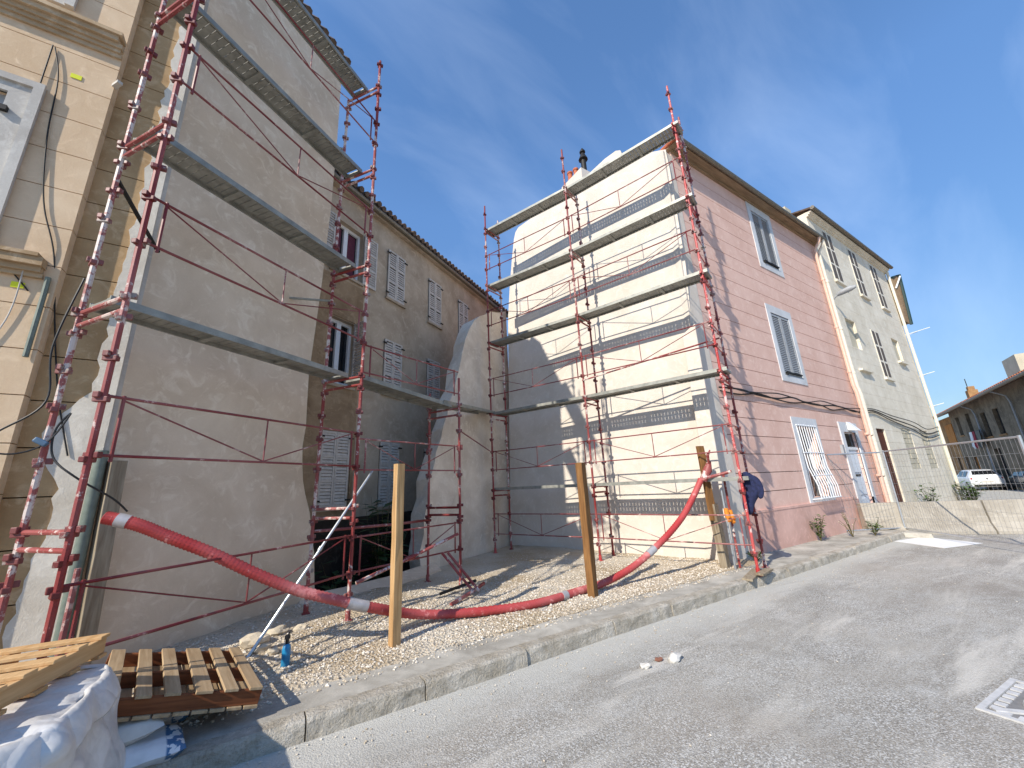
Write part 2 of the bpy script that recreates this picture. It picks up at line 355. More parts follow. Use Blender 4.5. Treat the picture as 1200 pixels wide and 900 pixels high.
def shutter(F, parent, mat, u0, u1, z0, z1, d, panels=3, pitch=.055, st=.045, swing=None):
    """one louvred shutter leaf; swing=(hinge_u, angle) opens it outwards"""
    G = F
    if swing:
        hu, an = swing; G = Fr((0, 0), 0); G.p = F.pt(hu, d, 0); w = u1-u0; sg = 1 if hu <= u0+1e-6 else -1
        G.D = (F.D*math.cos(an)*sg+F.N*math.sin(an)).normalized(); G.N = Vector((G.D.y, -G.D.x, 0)); u0, u1, d = 0, w, 0
    mb = MB(); G.box(mb, u0, u0+st, d, d+.035, z0, z1); G.box(mb, u1-st, u1, d, d+.035, z0, z1)
    ph = (z1-z0-st)/panels
    for i in range(panels+1): G.box(mb, u0+st, u1-st, d+.002, d+.033, z0+i*ph, z0+i*ph+st)
    for i in range(panels):
        z = z0+i*ph+st+.01
        while z < z0+(i+1)*ph-.03:
            mb.hexa([G.pt(u0+st, d+.030, z), G.pt(u1-st, d+.030, z), G.pt(u1-st, d+.024, z-.008), G.pt(u0+st, d+.024, z-.008),
                     G.pt(u0+st, d+.010, z+pitch*.8), G.pt(u1-st, d+.010, z+pitch*.8), G.pt(u1-st, d+.004, z+pitch*.8-.008), G.pt(u0+st, d+.004, z+pitch*.8-.008)])
            z += pitch
    return mb.build('shutter', mat, parent)
def reveal(F, parent, u0, u1, z0, z1, d, mat='dark', name='window', th=.04):
    mb = MB(); F.box(mb, u0-.03, u1+.03, d-th, d, z0-.03, z1+.03); return mb.build(name, mat, parent)

# ------------------------------------------------------------------ frames of reference (metres)
TAN = Fr((-1.53, 5.69), 0); GAB = Fr((-1.53, 5.69), 36.5); REAR = Fr((2.3485, 10.0287), 32)
STUB = Fr((6.2, 10.4), 31); RG = Fr((6.43, 10.07), -71.5); PINK = Fr((0, 4.9), 0)
KY = 3.86       # kerb face
ZP = .14        # pavement level

# ------------------------------------------------------------------ ground
mb = MB()
for x0, x1, y0, y1 in ((-150, 300, -150, KY+.01), (28.2, 300, KY+.01, 150), (-150, -14, KY+.01, 150), (-14, 28.2, 26, 150)):
    mb.add([(x0, y0, 0), (x1, y0, 0), (x1, y1, 0), (x0, y1, 0)], [(0, 1, 2, 3)])
tag(mb.build('road', 'road'), kind='structure')
# pavement slab with slightly uneven top, kerb to facade
def pz(x, y): return ZP-.006+.012*noise.noise(Vector((x*.9, y*1.3, 3)))
mb = MB(); xs = [-14+.25*i for i in range(int(41.6/.25)+1)]; ys = [KY+.17+.16*j for j in range(7)]
o = 0
for y_ in ys:
    for x_ in xs: mb.v.append((x_, y_, pz(x_, y_)))
nx = len(xs)
for j in range(len(ys)-1):
    for i in range(nx-1): mb.f.append((j*nx+i, j*nx+i+1, (j+1)*nx+i+1, (j+1)*nx+i))
pav = tag(mb.build('pavement', 'pave', smooth=True, recalc=False), kind='structure')
# kerb stones
kerb = tag(bpy.data.objects.new('kerb', None), kind='structure'); col.objects.link(kerb); kerb.location = (0, KY, 0)
x = -6.0; rk = random.Random(5)
while x < 15.6:
    L = rk.choice([1.0, 1.1, .95, 1.3]); mb = MB(); nseg = 8; top = ZP+.004+rk.uniform(-.008, .008); fy = KY+rk.uniform(-.012, .012)
    rings = []
    for i in range(nseg+1):
        q = x+.006+(L-.012)*i/nseg; w = [rk.uniform(-.009, .009) for _ in range(4)]
        rings.append([(q, fy+w[0], -.05), (q, fy+.012+w[1], .065), (q, fy+.02+w[2], top-.022+w[3]*.5), (q, fy+.045, top+w[2]*.3), (q, KY+.185, top-.004), (q, KY+.185, -.05)])
    for a, b in zip(rings, rings[1:]):
        o = len(mb.v); mb.v += a+b
        for k in range(6): k2 = (k+1) % 6; mb.f.append((o+k, o+k2, o+6+k2, o+6+k))
    o = len(mb.v); mb.v += rings[0]+rings[-1]; mb.f += [(o, o+1, o+2, o+3, o+4, o+5), (o+11, o+10, o+9, o+8, o+7, o+6)]
    mb.build('kerb_stone', 'kerb', kerb); x += L
# rubble-filled empty plot
def inlot(x, y):
    a = GAB.D.x*(y-GAB.p.y)-GAB.D.y*(x-GAB.p.x)            # >0 behind the left gable line
    return a < .1 and (x-RG.p.x)*RG.N.x+(y-RG.p.y)*RG.N.y > -.35
def lotz(x, y):
    r = max(0, min(1, (y-4.5)/2.4))*max(0, min(1, (3.6-x)/3.2))
    return ZP+.006+.11*r+.05*max(0, noise.noise(Vector((x*.8, y*.8, 1))))*min(1, max(0, (y-4.6)/.6))+.02*noise.noise(Vector((x*3, y*3, 5)))*min(1, max(0, (y-4.5)/.4))
def back_y(x): return 5.69+(x+1.53)*math.tan(R_(36.5)) if x < .9 else min(7.2+(x-.9)*.55, 10.7)
mb = MB(); g = .09; idx = {}
for i in range(int(11.2/g)):
    for j in range(int(6.4/g)):
        x, y = -2.6+i*g, 4.42+j*g
        if y < back_y(x)+.25 and not (x > 9.0) and not (y > 5.0 and x > 8.6-.33*(y-4.9)):
            idx[i, j] = len(mb.v); yy = y
            if j == 0: yy += .10*noise.noise(Vector((x*1.7, 0, 2)))+.04*noise.noise(Vector((x*6, 0, 2)))
            mb.v.append((x, yy, lotz(x, yy) if j > 0 else pz(x, yy)-.01))
for (i, j) in idx:
    q = [(i, j), (i+1, j), (i+1, j+1), (i, j+1)]
    if all(k in idx for k in q): mb.f.append(tuple(idx[k] for k in q))
tag(mb.build('gravel_ground', 'fill', smooth='full', recalc=False), kind='structure')
# loose pebbles
mb = MB(); rp = random.Random(11); base = [(1, 0, 0), (0, 1, 0), (-1, 0, 0), (0, -1, 0), (0, 0, 1), (0, 0, -1)]; bf = [(0, 1, 4), (1, 2, 4), (2, 3, 4), (3, 0, 4), (1, 0, 5), (2, 1, 5), (3, 2, 5), (0, 3, 5)]
cnt = 0
while cnt < 21000:
    x, y = rp.uniform(-1.6, 8.0), 4.3+abs(rp.gauss(0, 1))*1.6
    if y > back_y(x)-.05 or x > 8.2-.33*(y-4.9) or y > 10: continue
    if y < 4.5 and rp.random() < .6: continue
    s_ = rp.choice([.006, .008, .009, .011, .014, .019]) * (1.5 if rp.random() < .04 else 1)
    z = lotz(x, y)+s_*.25 if y > 4.45 else pz(x, y)+s_*.3
    rot = rp.random()*6.3; c_, n_ = math.cos(rot), math.sin(rot); vs = []
    for b in base:
        k = s_*rp.uniform(.7, 1.3); bx, by, bz = b[0]*k, b[1]*k*.8, b[2]*k*.65
        vs.append((x+bx*c_-by*n_, y+bx*n_+by*c_, z+bz))
    mb.add(vs, bf); cnt += 1
tag(mb.build('gravel', 'pebble', recalc=False), 'loose pale limestone gravel spread over the empty plot', 'gravel', kind='stuff')
mb = MB()
for i in range(1100):
    x = rp.uniform(-1, 13); y = KY-.02-abs(rp.gauss(0, 1))*(.25 if i % 3 else 1.5); s_ = rp.choice([.004, .005, .006, .008, .011])
    vs = [(x+b[0]*s_*rp.uniform(.6, 1.4), y+b[1]*s_*rp.uniform(.6, 1.4), .003+s_*.4+b[2]*s_*.5) for b in base]; mb.add(vs, bf)
tag(mb.build('road_grit', 'pebble', recalc=False), 'fine stone grit scattered on the road along the kerb', 'grit', kind='stuff')
# sunken yard behind the gap
mb = MB(); mb.add([(-1, 6.5, -1.1), (9, 9.5, -1.1), (9, 16, -1.1), (-1, 12, -1.1)], [(0, 1, 2, 3)])
tag(mb.build('yard_ground', 'soil'), kind='structure')
mb = MB(); tl = [(.62, 7.30), (1.3, 7.42), (2.1, 7.72), (2.8, 8.2), (3.3, 8.55)]; fr_, bk = [], []
for a, b in zip(tl, tl[1:]):
    mb.hexa([(a[0], a[1]-.22, -1.2), (b[0], b[1]-.22, -1.2), (b[0], b[1]+.2, -1.2), (a[0], a[1]+.2, -1.2), (a[0], a[1]-.30, .20), (b[0], b[1]-.30, .20), (b[0], b[1]+.16, .30), (a[0], a[1]+.16, .30)])
tag(mb.build('concrete_threshold', 'grey_plaster'), 'low grey concrete threshold closing the gap to the sunken yard', 'threshold')

# ------------------------------------------------------------------ tan building (left)
tb = root('tan_building', (-4, 5.9, 0), 'tan rendered house at the left with bare grey plastered gable', 'building')
TOP = 11.0; MU = -.545                    # right edge of the proud part of the facade
mb = MB(); poly = [(-13, 5.75), (-1.62, 5.86), (-1.5, 5.95), (.30, 7.28), (-.55, 8.45), (-13, 10.8)]
mb.prism([(x, y, TOP) for x, y in poly], [(x, y, -.2) for x, y in poly]); mb.build('core_wall', 'brown', tb)
win_t = [(-2.3, -1.28, 4.50, 6.22), (-2.3, -1.28, 7.70, 9.55), (-2.3, -1.28, 1.3, 3.2), (-5.0, -3.9, 4.5, 6.22), (-5.0, -3.9, 7.7, 9.55)]
zl = [0.0, .55]+[.55+.465*i for i in range(1, 23)]
courses(TAN, tb, 'tan', -11, MU, zl, win_t, -.02, .12, gap=.010)
zl2 = [0.0, .5]+[.5+.47*i for i in range(1, 23)]
courses(TAN, tb, 'brown', MU-.1, 0.0, zl2, [], -.16, 0, gap=.012)
def cornice(u0, u1, z, prof, name='cornice'):
    mb = MB()
    for i, (d, h) in enumerate(prof): TAN.box(mb, u0+.002*i, u1-(.012*i if i % 2 else 0), .121, .12+d, z, z+h-.001); z += h
    mb.build(name, 'stone_trim', tb)
cornice(-11, MU, 7.22, [(.03, .06), (.055, .05), (.08, .06), (.12, .07), (.15, .05)])
cornice(-2.6, MU-.10, 4.10, [(.04, .05), (.07, .06), (.11, .09), (.13, .04)], 'window_ledge')
for (u0, u1, z0, z1) in win_t:
    wdw = reveal(TAN, tb, u0, u1, z0, z1, -.02, 'dark', 'window', th=.06)
    mb = MB()
    for a, b, c, d in ((u0-.24, u0, z0-.02, z1+.2), (u1, u1+.24, z0-.02, z1+.2), (u0, u1, z1, z1+.2)): TAN.box(mb, a, b, .1, .155, c, d)
    mb.build('surround', 'trim_grey', wdw)
    mb = MB()
    TAN.box(mb, u0-.25, u0-.17, .156, .185, z0-.02, z1+.21); TAN.box(mb, u1+.17, u1+.25, .156, .185, z0-.02, z1+.21); TAN.box(mb, u0-.17, u1+.17, .156, .185, z1+.13, z1+.21)
    mb.build('surround_moulding', 'trim_grey', wdw)
    um = (u0+u1)/2
    shutter(TAN, wdw, 'shutter', u0+.01, um-.005, z0, z1, .03, 3, .05, .07); shutter(TAN, wdw, 'shutter', um+.005, u1-.01, z0, z1, .03, 3, .05, .07)
    mb = MB(); TAN.box(mb, u1-.03, u1+.05, .066, .20, z1-.28, z1-.22); TAN.box(mb, u1-.03, u1+.05, .066, .20, z0+.2, z0+.26); mb.build('hinge', 'iron', wdw)
# fresh white plaster wrapping the corner: ragged edge
rw = random.Random(3); out = []
z = 0.0
prof_l = [(0, -.34), (.6, -.30), (1.1, -.27), (1.6, -.20), (2.0, -.20), (2.2, -.30), (2.55, -.42), (2.75, -.30), (2.95, -.14), (3.4, -.12), (4.3, -.14), (5.6, -.12), (7, -.13), (8.6, -.12), (11, -.12)]
def interp(t, pr):
    for (a, b), (c, d) in zip(pr, pr[1:]):
        if a <= t <= c: return b+(d-b)*(t-a)/(c-a)
    return pr[-1][1]
while z < 11: out.append((interp(z, prof_l)+rw.uniform(-.025, .025), z)); z += .09
out = [(.06, 0), (.06, 11.0)]+[(u, z) for u, z in reversed(out)]
mb = MB(); TAN.panel(mb, out, .0, .018); mb.build('corner_plaster', 'white_plaster', tb)
# gable wall with broken rear edge
edge = [(2.97, -.2), (2.95, .3), (2.91, .62), (2.88, .9), (2.80, 1.2), (2.72, 1.55), (2.60, 1.85), (2.54, 2.05), (2.50, 2.3), (2.47, 2.6), (2.50, 2.92), (2.48, 3.3), (2.46, 3.8), (2.49, 4.4), (2.52, 5.0), (2.55, 5.6), (2.60, 7.2), (2.60, 9), (2.56, 10.98)]
ol = [(.03, -.2)]+edge+[(.03, 10.98)]
mb = MB(); GAB.panel(mb, ol, -.34, 0); gw = mb.build('gable_wall', 'grey_plaster', tb)
mb = MB(); GAB.box(mb, .0, .10, -.003, .006, 0, 10.9); mb.build('corner_bead', 'trim_grey', gw)
# roof: hip with overhanging tiles
mb = MB(); e = [(-13, 5.35, 11.0), (-1.62, 5.45, 11.0), (.66, 7.14, 11.0), (-.45, 8.75, 11.0), (-13, 11.2, 11.0)]; r0, r1 = (-13, 8.2, 13.1), (-1.5, 7.75, 13.1)
lo = [(a, b, c-.06) for a, b, c in e]
mb.add(e+[r0, r1]+lo, [(0, 1, 6, 5), (1, 2, 6), (2, 3, 6), (3, 4, 5, 6), (0, 4, 5), (1, 0, 7, 8), (2, 1, 8, 9), (3, 2, 9, 10), (4, 3, 10, 11), (11, 10, 9, 8, 7)])
rf = mb.build('roof', 'tile_dark', tb, recalc=True)
mb = MB()
for a, b, n in ((e[1], e[2], 14), (e[2], e[3], 9)):
    a, b = Vector(a), Vector(b); up = (Vector(r1)-(a+b)/2).normalized()
    for i in range(n):
        p = a.lerp(b, (i+.5)/n); mb.tube([p-up*.10+Vector((0, 0, .02)), p+up*.4+Vector((0, 0, .02))], .075, 7)
mb.build('eave_tiles', 'tile_dark', rf, smooth=True)
# fixtures of the tan facade
def wire(name, pts, r, mat, label, cat, group=None):
    mb = MB(); pts = [Vector(p) for p in pts]; P = []
    for i in range(len(pts)-1):
        p0, p1, p2, p3 = pts[max(i-1, 0)], pts[i], pts[i+1], pts[min(i+2, len(pts)-1)]
        for k in range(8):
            t_ = k/8; P.append(.5*((2*p1)+(p2-p0)*t_+(2*p0-5*p1+4*p2-p3)*t_**2+(3*p1-p0-3*p2+p3)*t_**3))
    P.append(pts[-1]); mb.tube(P, r, 6)
    return tag(mb.build(name, mat, smooth=True), label, cat, group)
T = lambda u, z, d=.14: TAN.pt(u, d, z)
wire('facade_cable', [T(-1.10, 7.05), T(-1.09, 6.2), T(-1.08, 5.2), T(-1.0, 4.4), T(-.72, 3.95, .13)], .007, 'iron', 'thin dark cable hanging straight down the tan facade beside the shutter', 'cable')
wire('facade_cable', [T(-1.08, 7.03), T(-.98, 6.6), T(-.92, 5.8), T(-.80, 5.0), T(-.62, 4.4, .13), T(-.5, 3.6, .03), T(-.35, 2.9, .03), T(-.18, 2.3, .03)], .007, 'iron', 'thin curved cable swinging from the tan facade over its brown edge strip', 'cable')
wire('facade_cable', [T(-.78, 4.2, .16), T(-.80, 3.6, .14), T(-1.0, 2.9, .14), T(-1.02, 2.4, .14)], .006, 'trim_grey', 'pale thin cable dropping below the stone window ledge', 'cable')
wire('conduit', [T(-.60, 4.12, .16), T(-.60, 3.95, .15), T(-.60, 3.25, .15)], .022, 'green_pipe', 'short grey green conduit on the edge of the tan facade', 'conduit')
mb = MB(); c = T(-.55, 6.75, .18)
mb.beam(T(-.545, 6.80, .12), T(-.47, 6.80, .22), .05, .04); tag(mb.build('wall_hook', 'trim_grey'), 'small grey wall hook on the edge of tan facade', 'hook')
for i, (u, z, lb) in enumerate(((-.86+.0, 6.74, 'upper small yellow sticker on the tan facade'), (-.80, 4.0, 'lower small yellow sticker under the stone window ledge'))):
    mb = MB(); TAN.box(mb, u-.045, u+.045, .121, .128, z-.03, z+.03); tag(mb.build('yellow_sticker', 'yellow'), lb, 'sticker')

# ------------------------------------------------------------------ rear building
rb = root('rear_building', tuple(REAR.pt(0, -1, 0)), 'grey brown house with closed shutters behind the empty plot', 'building')
rw_ = [(-1.80, -.90, 7.05, 8.5), (0, .70, 7.10, 8.62), (1.86, 2.52, 7.08, 8.62), (3.60, 4.22, 7.08, 8.62),
       (-1.72, -.98, 4.25, 5.87), (0, .68, 4.34, 5.84), (1.82, 2.46, 4.34, 5.8), (3.6, 4.2, 4.34, 5.8),
       (-1.70, -.95, 1.55, 3.16), (0, .68, 1.48, 3.05), (1.75, 2.4, 1.48, 3.0), (3.5, 4.1, 1.48, 3.0)]
wall_open(REAR, rb, 'rear', -5, 7.4, -1.2, 9.3, rw_, -.30, 0)
mb = MB(); REAR.box(mb, -5, 7.4, -7, -.36, -1.2, 9.3); mb.build('core_wall', 'rear', rb)
for i, (u0, u1, z0, z1) in enumerate(rw_):
    w_ = reveal(REAR, rb, u0, u1, z0, z1, -.2, 'dark' if i not in (0, 4) else 'glass'); um = (u0+u1)/2
    mb = MB(); REAR.box(mb, u0-.05, u1+.05, .002, .07, z0-.07, z0-.003); mb.build('sill', 'rear', w_)
    if i in (0, 4):
        mb = MB()
        for a, b in ((u0, u0+.07), (um-.06, um+.06), (u1-.07, u1)): REAR.box(mb, a, b, -.19, -.13, z0, z1)
        REAR.box(mb, u0+.07, u1-.07, -.188, -.135, z1-.08, z1); REAR.box(mb, u0+.07, u1-.07, -.188, -.135, z0, z0+.1)
        mb.build('window_frame', 'white_paint', w_)
        if i == 0:
            mb = MB(); REAR.box(mb, u0+.1, um-.1, -.197, -.192, z0+.1, z1-.1); REAR.box(mb, um+.1, u1-.1, -.197, -.192, z0+.1, z1-.1); mb.build('curtain', 'curtain', w_)
            shutter(REAR, w_, 'shutter_dim', u0-.46, u0-.01, z0, z1, .03, 3, .07); shutter(REAR, w_, 'shutter_dim', u1+.01, u1+.46, z0, z1, .03, 3, .07)
        else:
            shutter(REAR, w_, 'shutter_dim', u1-.45, u1, z0, z1, .0, 3, .07, swing=(u1, R_(80)))
    else:
        shutter(REAR, w_, 'shutter_dim', u0+.005, um-.004, z0, z1, .012, 3, .07); shutter(REAR, w_, 'shutter_dim', um+.004, u1-.005, z0, z1, .012, 3, .07)
        mb = MB()
        for zz in (z0+.12, z1-.14):
            REAR.box(mb, u0-.07, u0+.05, .048, .075, zz, zz+.035); REAR.box(mb, u1-.05, u1+.07, .048, .075, zz, zz+.035)
        mb.build('hinge', 'iron', w_)
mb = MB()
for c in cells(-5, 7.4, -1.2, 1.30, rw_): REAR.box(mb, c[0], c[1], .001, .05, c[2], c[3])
mb.build('dark_base', 'rear_dark', rb)  # near-black band over the rear facade below its lowest windows
# old brown plaster patch left by the vanished house
pt_ = [(-2.9, 1.0), (-2.9, 6.8), (-1.0, 6.95), (-.86, 6.6), (-.80, 5.9), (-.82, 5.0), (-.78, 4.3), (-.62, 3.9), (-.85, 3.5), (-.75, 3.3), (-.9, 1.0)]
mb = MB()
for c in cells(-2.9, -.8, 1.32, 6.9, [(a-.06, b+.06, c_-.06, d_+.02) for a, b, c_, d_ in rw_]): REAR.box(mb, c[0], c[1], .001, .028, c[2], c[3])
mb.build('old_plaster_patch', 'rear_brown', rb)
# gutter, roof and round tiles
mb = MB(); gp = [REAR.pt(u, .20, 9.40) for u in (-5, 7.4)]; mb.tube(gp, .07, 8); mb.build('gutter', 'zinc', rb, smooth=True)
mb = MB(); REAR.box(mb, -5, 7.4, -.3, .13, 9.301, 9.44); mb.build('eave_board', 'rear', rb)
mb = MB(); mb.hexa([REAR.pt(-5, .22, 9.47), REAR.pt(7.4, .22, 9.47), REAR.pt(7.4, -4, 10.9), REAR.pt(-5, -4, 10.9), REAR.pt(-5, .22, 9.53), REAR.pt(7.4, .22, 9.53), REAR.pt(7.4, -4, 10.98), REAR.pt(-5, -4, 10.98)])
rr_ = mb.build('roof', 'tile_dark', rb)
mb = MB(); u = -4.9
while u < 7.35:
    k = random.uniform(-.02, .02)
    mb.tube([REAR.pt(u, .30+k, 9.53), REAR.pt(u, -.6, 9.86)], [.08, .075], 7); u += .21
mb.build('roof_tiles', 'tile_dark', rr_, smooth=True)

# ------------------------------------------------------------------ ruined stub of the old rear wall
st = [(-3.9, -1.0), (-3.80, -.2), (-3.72, 0.0), (-3.80, .25), (-3.86, .52), (-3.74, .9), (-3.77, 1.2), (-3.70, 1.4), (-3.62, 1.75), (-3.53, 2.08), (-3.40, 2.4), (-3.33, 2.67), (-3.14, 3.0), (-3.05, 3.3), (-2.88, 3.65), (-2.83, 3.99), (-2.62, 4.3), (-2.55, 4.55), (-2.34, 5.1), (-2.15, 5.58), (-2.05, 5.9), (-1.82, 6.35), (-1.55, 6.72), (-1.23, 6.99), (-.85, 7.2), (-.5, 7.42), (0, 7.6), (.35, 7.75), (.6, 7.9), (.6, -1)]
mb = MB(); rs_ = random.Random(4)
fa = [STUB.pt(u+rs_.uniform(-.03, .03), 0, z) for u, z in st]; ba = [STUB.pt(u+.10+rs_.uniform(-.07, .07), -.45, z-.05+rs_.uniform(-.08, .05)) for u, z in st]
mb.prism(fa, ba); tag(mb.build('ruined_wall', 'stub'), 'broken grey wall stub with ragged sloping edge behind the plot', 'wall')

# ------------------------------------------------------------------ pink building (right)
pb = root('pink_building', (12, 6, 0), 'pink rendered house with cream plastered gable behind the right scaffold', 'building')
LEAN = .03
def rgp(u, d, z): return RG.pt(u, d-LEAN*z, z)
go = [(-.35, -.3), (-.30, 3), (-.26, 6), (-.22, 7.5), (-.12, 8.6), (.02, 9.7), (.14, 10.46), (.22, 10.72), (.36, 10.86), (.9, 10.93), (1.61, 11.02), (2.71, 11.12), (3.0, 11.2), (3.29, 11.36), (3.85, 11.55), (4.22, 11.6), (4.36, 11.52), (4.42, 11.2), (4.55, 11.05), (5.18, 10.85), (5.60, 10.66), (5.62, 9.96), (5.60, 7.0), (5.52, 5.6), (5.5, 3.0), (5.45, -.3)]
mb = MB(); mb.prism([rgp(u, 0, z) for u, z in go], [rgp(u, -.45, z) for u, z in go]); gw2 = mb.build('gable_wall', 'cream_plaster', pb)
mb = MB(); mb.hexa([rgp(5.30, -.3, -.2), rgp(5.62, -.3, -.2), rgp(5.62, .26, -.2), rgp(5.30, .26, -.2), rgp(5.30, -.3, 5.2), rgp(5.62, -.3, 5.5), rgp(5.62, .22, 5.3), rgp(5.30, .22, 5.1)])
mb.build('corner_pier', 'cream_plaster', gw2, bevel=.02)
cp = [(8.0, -.2), (9.08, -.2), (9.02, 1.2), (8.95, 2.4), (8.88, 3.6), (8.84, 5.4), (8.82, 8), (8.80, 10.6), (8.42, 10.6), (8.36, 8), (8.28, 5.4), (8.2, 3)]
mb = MB(); PINK.panel(mb, cp, -.42, .012); mb.build('corner_return', 'cream_plaster', gw2)
pw = [(12.95, 14.10, 8.45, 10.45), (12.62, 13.80, 4.62, 6.62), (12.55, 13.72, 1.15, 3.10), (15.80, 16.85, .14, 3.05)]
mb = MB(); poly = [(8.9, 5.0), (18.0, 5.0), (18.0, 12), (7.2, 12), (7.0, 10.7)]
poly = [(9.0, 5.2), (18.02, 5.2), (18.02, 12), (8.4, 12), (7.5, 9.8)]
mb.prism([(x, y, 10.5) for x, y in poly], [(x, y, -.2) for x, y in poly]); mb.build('core_wall', 'pink_base', pb)
zc = [.98]+[.98+.442*i for i in range(1, 22)]+[10.78]
courses(PINK, pb, 'pink', 8.80, 18.03, zc, [(a, b, c, d) for a, b, c, d in pw], -.30, 0, gap=.016)
mb = MB()
for c in cells(8.95, 18.03, -.1, .975, pw): PINK.box(mb, c[0], c[1], -.30, .035, c[2], c[3])
mb.build('plinth', 'pink_base', pb)
mb = MB()
for c in cells(8.95, 15.4, .976, 1.03, []): PINK.box(mb, c[0], c[1], .0, .045, c[2], c[3])
mb.build('plinth_moulding', 'pink_base', pb)
for i, (u0, u1, z0, z1) in enumerate(pw[:3]):
    w_ = reveal(PINK, pb, u0, u1, z0, z1, -.24, 'glass'); um = (u0+u1)/2
    s0, s1, t0, t1 = u0-.22, u1+.22, z0-.20, z1+.26
    mb = MB()
    for a, b, c, d in ((s0, u0, t0, t1), (u1, s1, t0, t1), (u0, u1, t0, z0), (u0, u1, z1, t1)): PINK.box(mb, a, b, -.02, .02, c, d)
    mb.build('surround', 'blue_white', w_)
    if i < 2:
        shutter(PINK, w_, 'shutter', u0+.01, um-.01, z0+.02, z1-.02, -.03, 1, .06, .07); shutter(PINK, w_, 'shutter', um+.01, u1-.01, z0+.02, z1-.02, -.03, 1, .06, .07)
        mb = MB(); PINK.box(mb, u0+.1, u1-.1, -.04, .06, z0+.06, z0+.10); PINK.box(mb, u0+.1, u0+.16, -.04, .05, z0+.0, z0+.08); mb.build('latch_bar', 'iron', w_)
    else:
        mb = MB()     # bulging white security grille
        for k in range(9):
            u = u0-.03+(u1-u0+.06)*k/8; mb.tube([PINK.pt(u, .03, z1+.05), PINK.pt(u, .05, z1-.5), PINK.pt(u, .08, z0+.8), PINK.pt(u, .21, z0+.30), PINK.pt(u, .22, z0-.02), PINK.pt(u, .03, z0-.06)], .014, 6)
        for z_, d_ in ((z1+.02, .035), (z1-.75, .07), (z0+.58, .14), (z0-.02, .225)): mb.tube([PINK.pt(u0-.06, d_, z_), PINK.pt(u1+.06, d_, z_)], .016, 6)
        for s in (u0-.06, u1+.06): mb.tube([PINK.pt(s, .0, z0-.04), PINK.pt(s, .225, z0-.02)], .014, 6)
        mb.build('security_grille', 'white_paint', w_, smooth=True)
        mb = MB(); PINK.box(mb, um-.03, um+.03, -.235, -.18, z0, z1); PINK.box(mb, u0, u0+.07, -.235, -.18, z0, z1); PINK.box(mb, u1-.07, u1, -.235, -.18, z0, z1); mb.build('window_frame', 'white_paint', w_)
u0, u1, z0, z1 = pw[3]
dr = reveal(PINK, pb, u0, u1, z0+.04, z1, -.08, 'white_door', 'door'); tag(dr, 'white front door with letter slot')
mb = MB()
for a, b, c, d in ((u0+.1, u1-.1, .35, .95), (u0+.1, u1-.1, 1.05, 1.6), (u0+.1, u1-.1, 1.75, 2.4)): PINK.box(mb, a, b, -.079, -.06, c, d)
mb.build('door_panel', 'white_door', dr, bevel=.01)
mb = MB(); PINK.box(mb, u0+.35, u0+.75, -.059, -.045, 1.64, 1.70); mb.build('letter_slot', 'iron', dr)
mb = MB(); PINK.box(mb, u0, u1, -.079, -.03, 2.48, 2.56); mb.build('transom_bar', 'white_paint', dr)
mb = MB(); PINK.box(mb, u0+.06, u1-.06, -.078, -.068, 2.58, z1-.04); mb.build('fanlight', 'glass', dr)
mb = MB()
for a, b, c, d in ((u0-.24, u0, .14, z1+.32), (u1, u1+.2, .14, z1+.32), (u0, u1, z1, z1+.32)): PINK.box(mb, a, b, -.02, .037, c, d)
mb.build('surround', 'blue_white', dr)
mb = MB(); mb.prism([PINK.pt(u0+.35, .3, z1+.02), PINK.pt(u0+.35, .05, z1+.06), PINK.pt(u0+.35, .05, z1+.34)], [PINK.pt(u0+.7, .3, z1+.02), PINK.pt(u0+.7, .05, z1+.06), PINK.pt(u0+.7, .05, z1+.34)]); mb.build('door_canopy', 'white_paint', dr)
mb = MB(); PINK.box(mb, 15.28, 15.42, .001, .07, 2.35, 2.62); mb.build('meter_box', 'shutter', pb)
# eaves
mb = MB(); PINK.box(mb, 8.66, 18.1, -.3, .28, 10.785, 10.82); mb.build('soffit', 'soffit', pb)
mb = MB(); PINK.box(mb, 8.8, 18.1, .001, .07, 10.71, 10.784); mb.build('eave_moulding', 'soffit', pb)
mb = MB(); mb.tube([PINK.pt(8.45, .345, 10.86), PINK.pt(18.15, .345, 10.85)], .07, 8); mb.build('gutter', 'zinc', pb, smooth=True)
mb = MB(); mb.hexa([(8.75, 4.56, 10.83), (18.1, 4.56, 10.83), (18.1, 8.0, 11.3), (8.15, 8.0, 10.6), (8.75, 4.56, 10.89), (18.1, 4.56, 10.89), (18.1, 8.0, 11.36), (8.15, 8.0, 10.66)])
mb.hexa([(8.15, 8.0, 10.6), (18.1, 8.0, 11.3), (18.1, 12.0, 10.5), (8.6, 12.0, 10.5), (8.15, 8.0, 10.66), (18.1, 8.0, 11.36), (18.1, 12.0, 10.56), (8.6, 12.0, 10.56)])
prf = mb.build('roof', 'tile', pb)
mb = MB(); mb.tube([(8.62, 4.60, 10.86), (8.72, 5.3, 10.90)], .06, 8); mb.tube([(8.80, 4.58, 10.90), (8.85, 5.2, 10.95)], .06, 8); mb.build('edge_tiles', 'terra', prf, smooth=True)
mb = MB(); PINK.box(mb, 13.6, 14.0, -.9, -.5, 10.75, 11.35); mb.build('roof_vent', 'terra', prf)
# chimney stack with pots and cowl
ch = MB(); c0 = RG.pt(2.6, -.75, 0); ch.box(c0.x-.26, c0.x+.26, c0.y-.55, c0.y+.45, 10.4, 11.75); chn = ch.build('chimney', 'cream_plaster', prf)
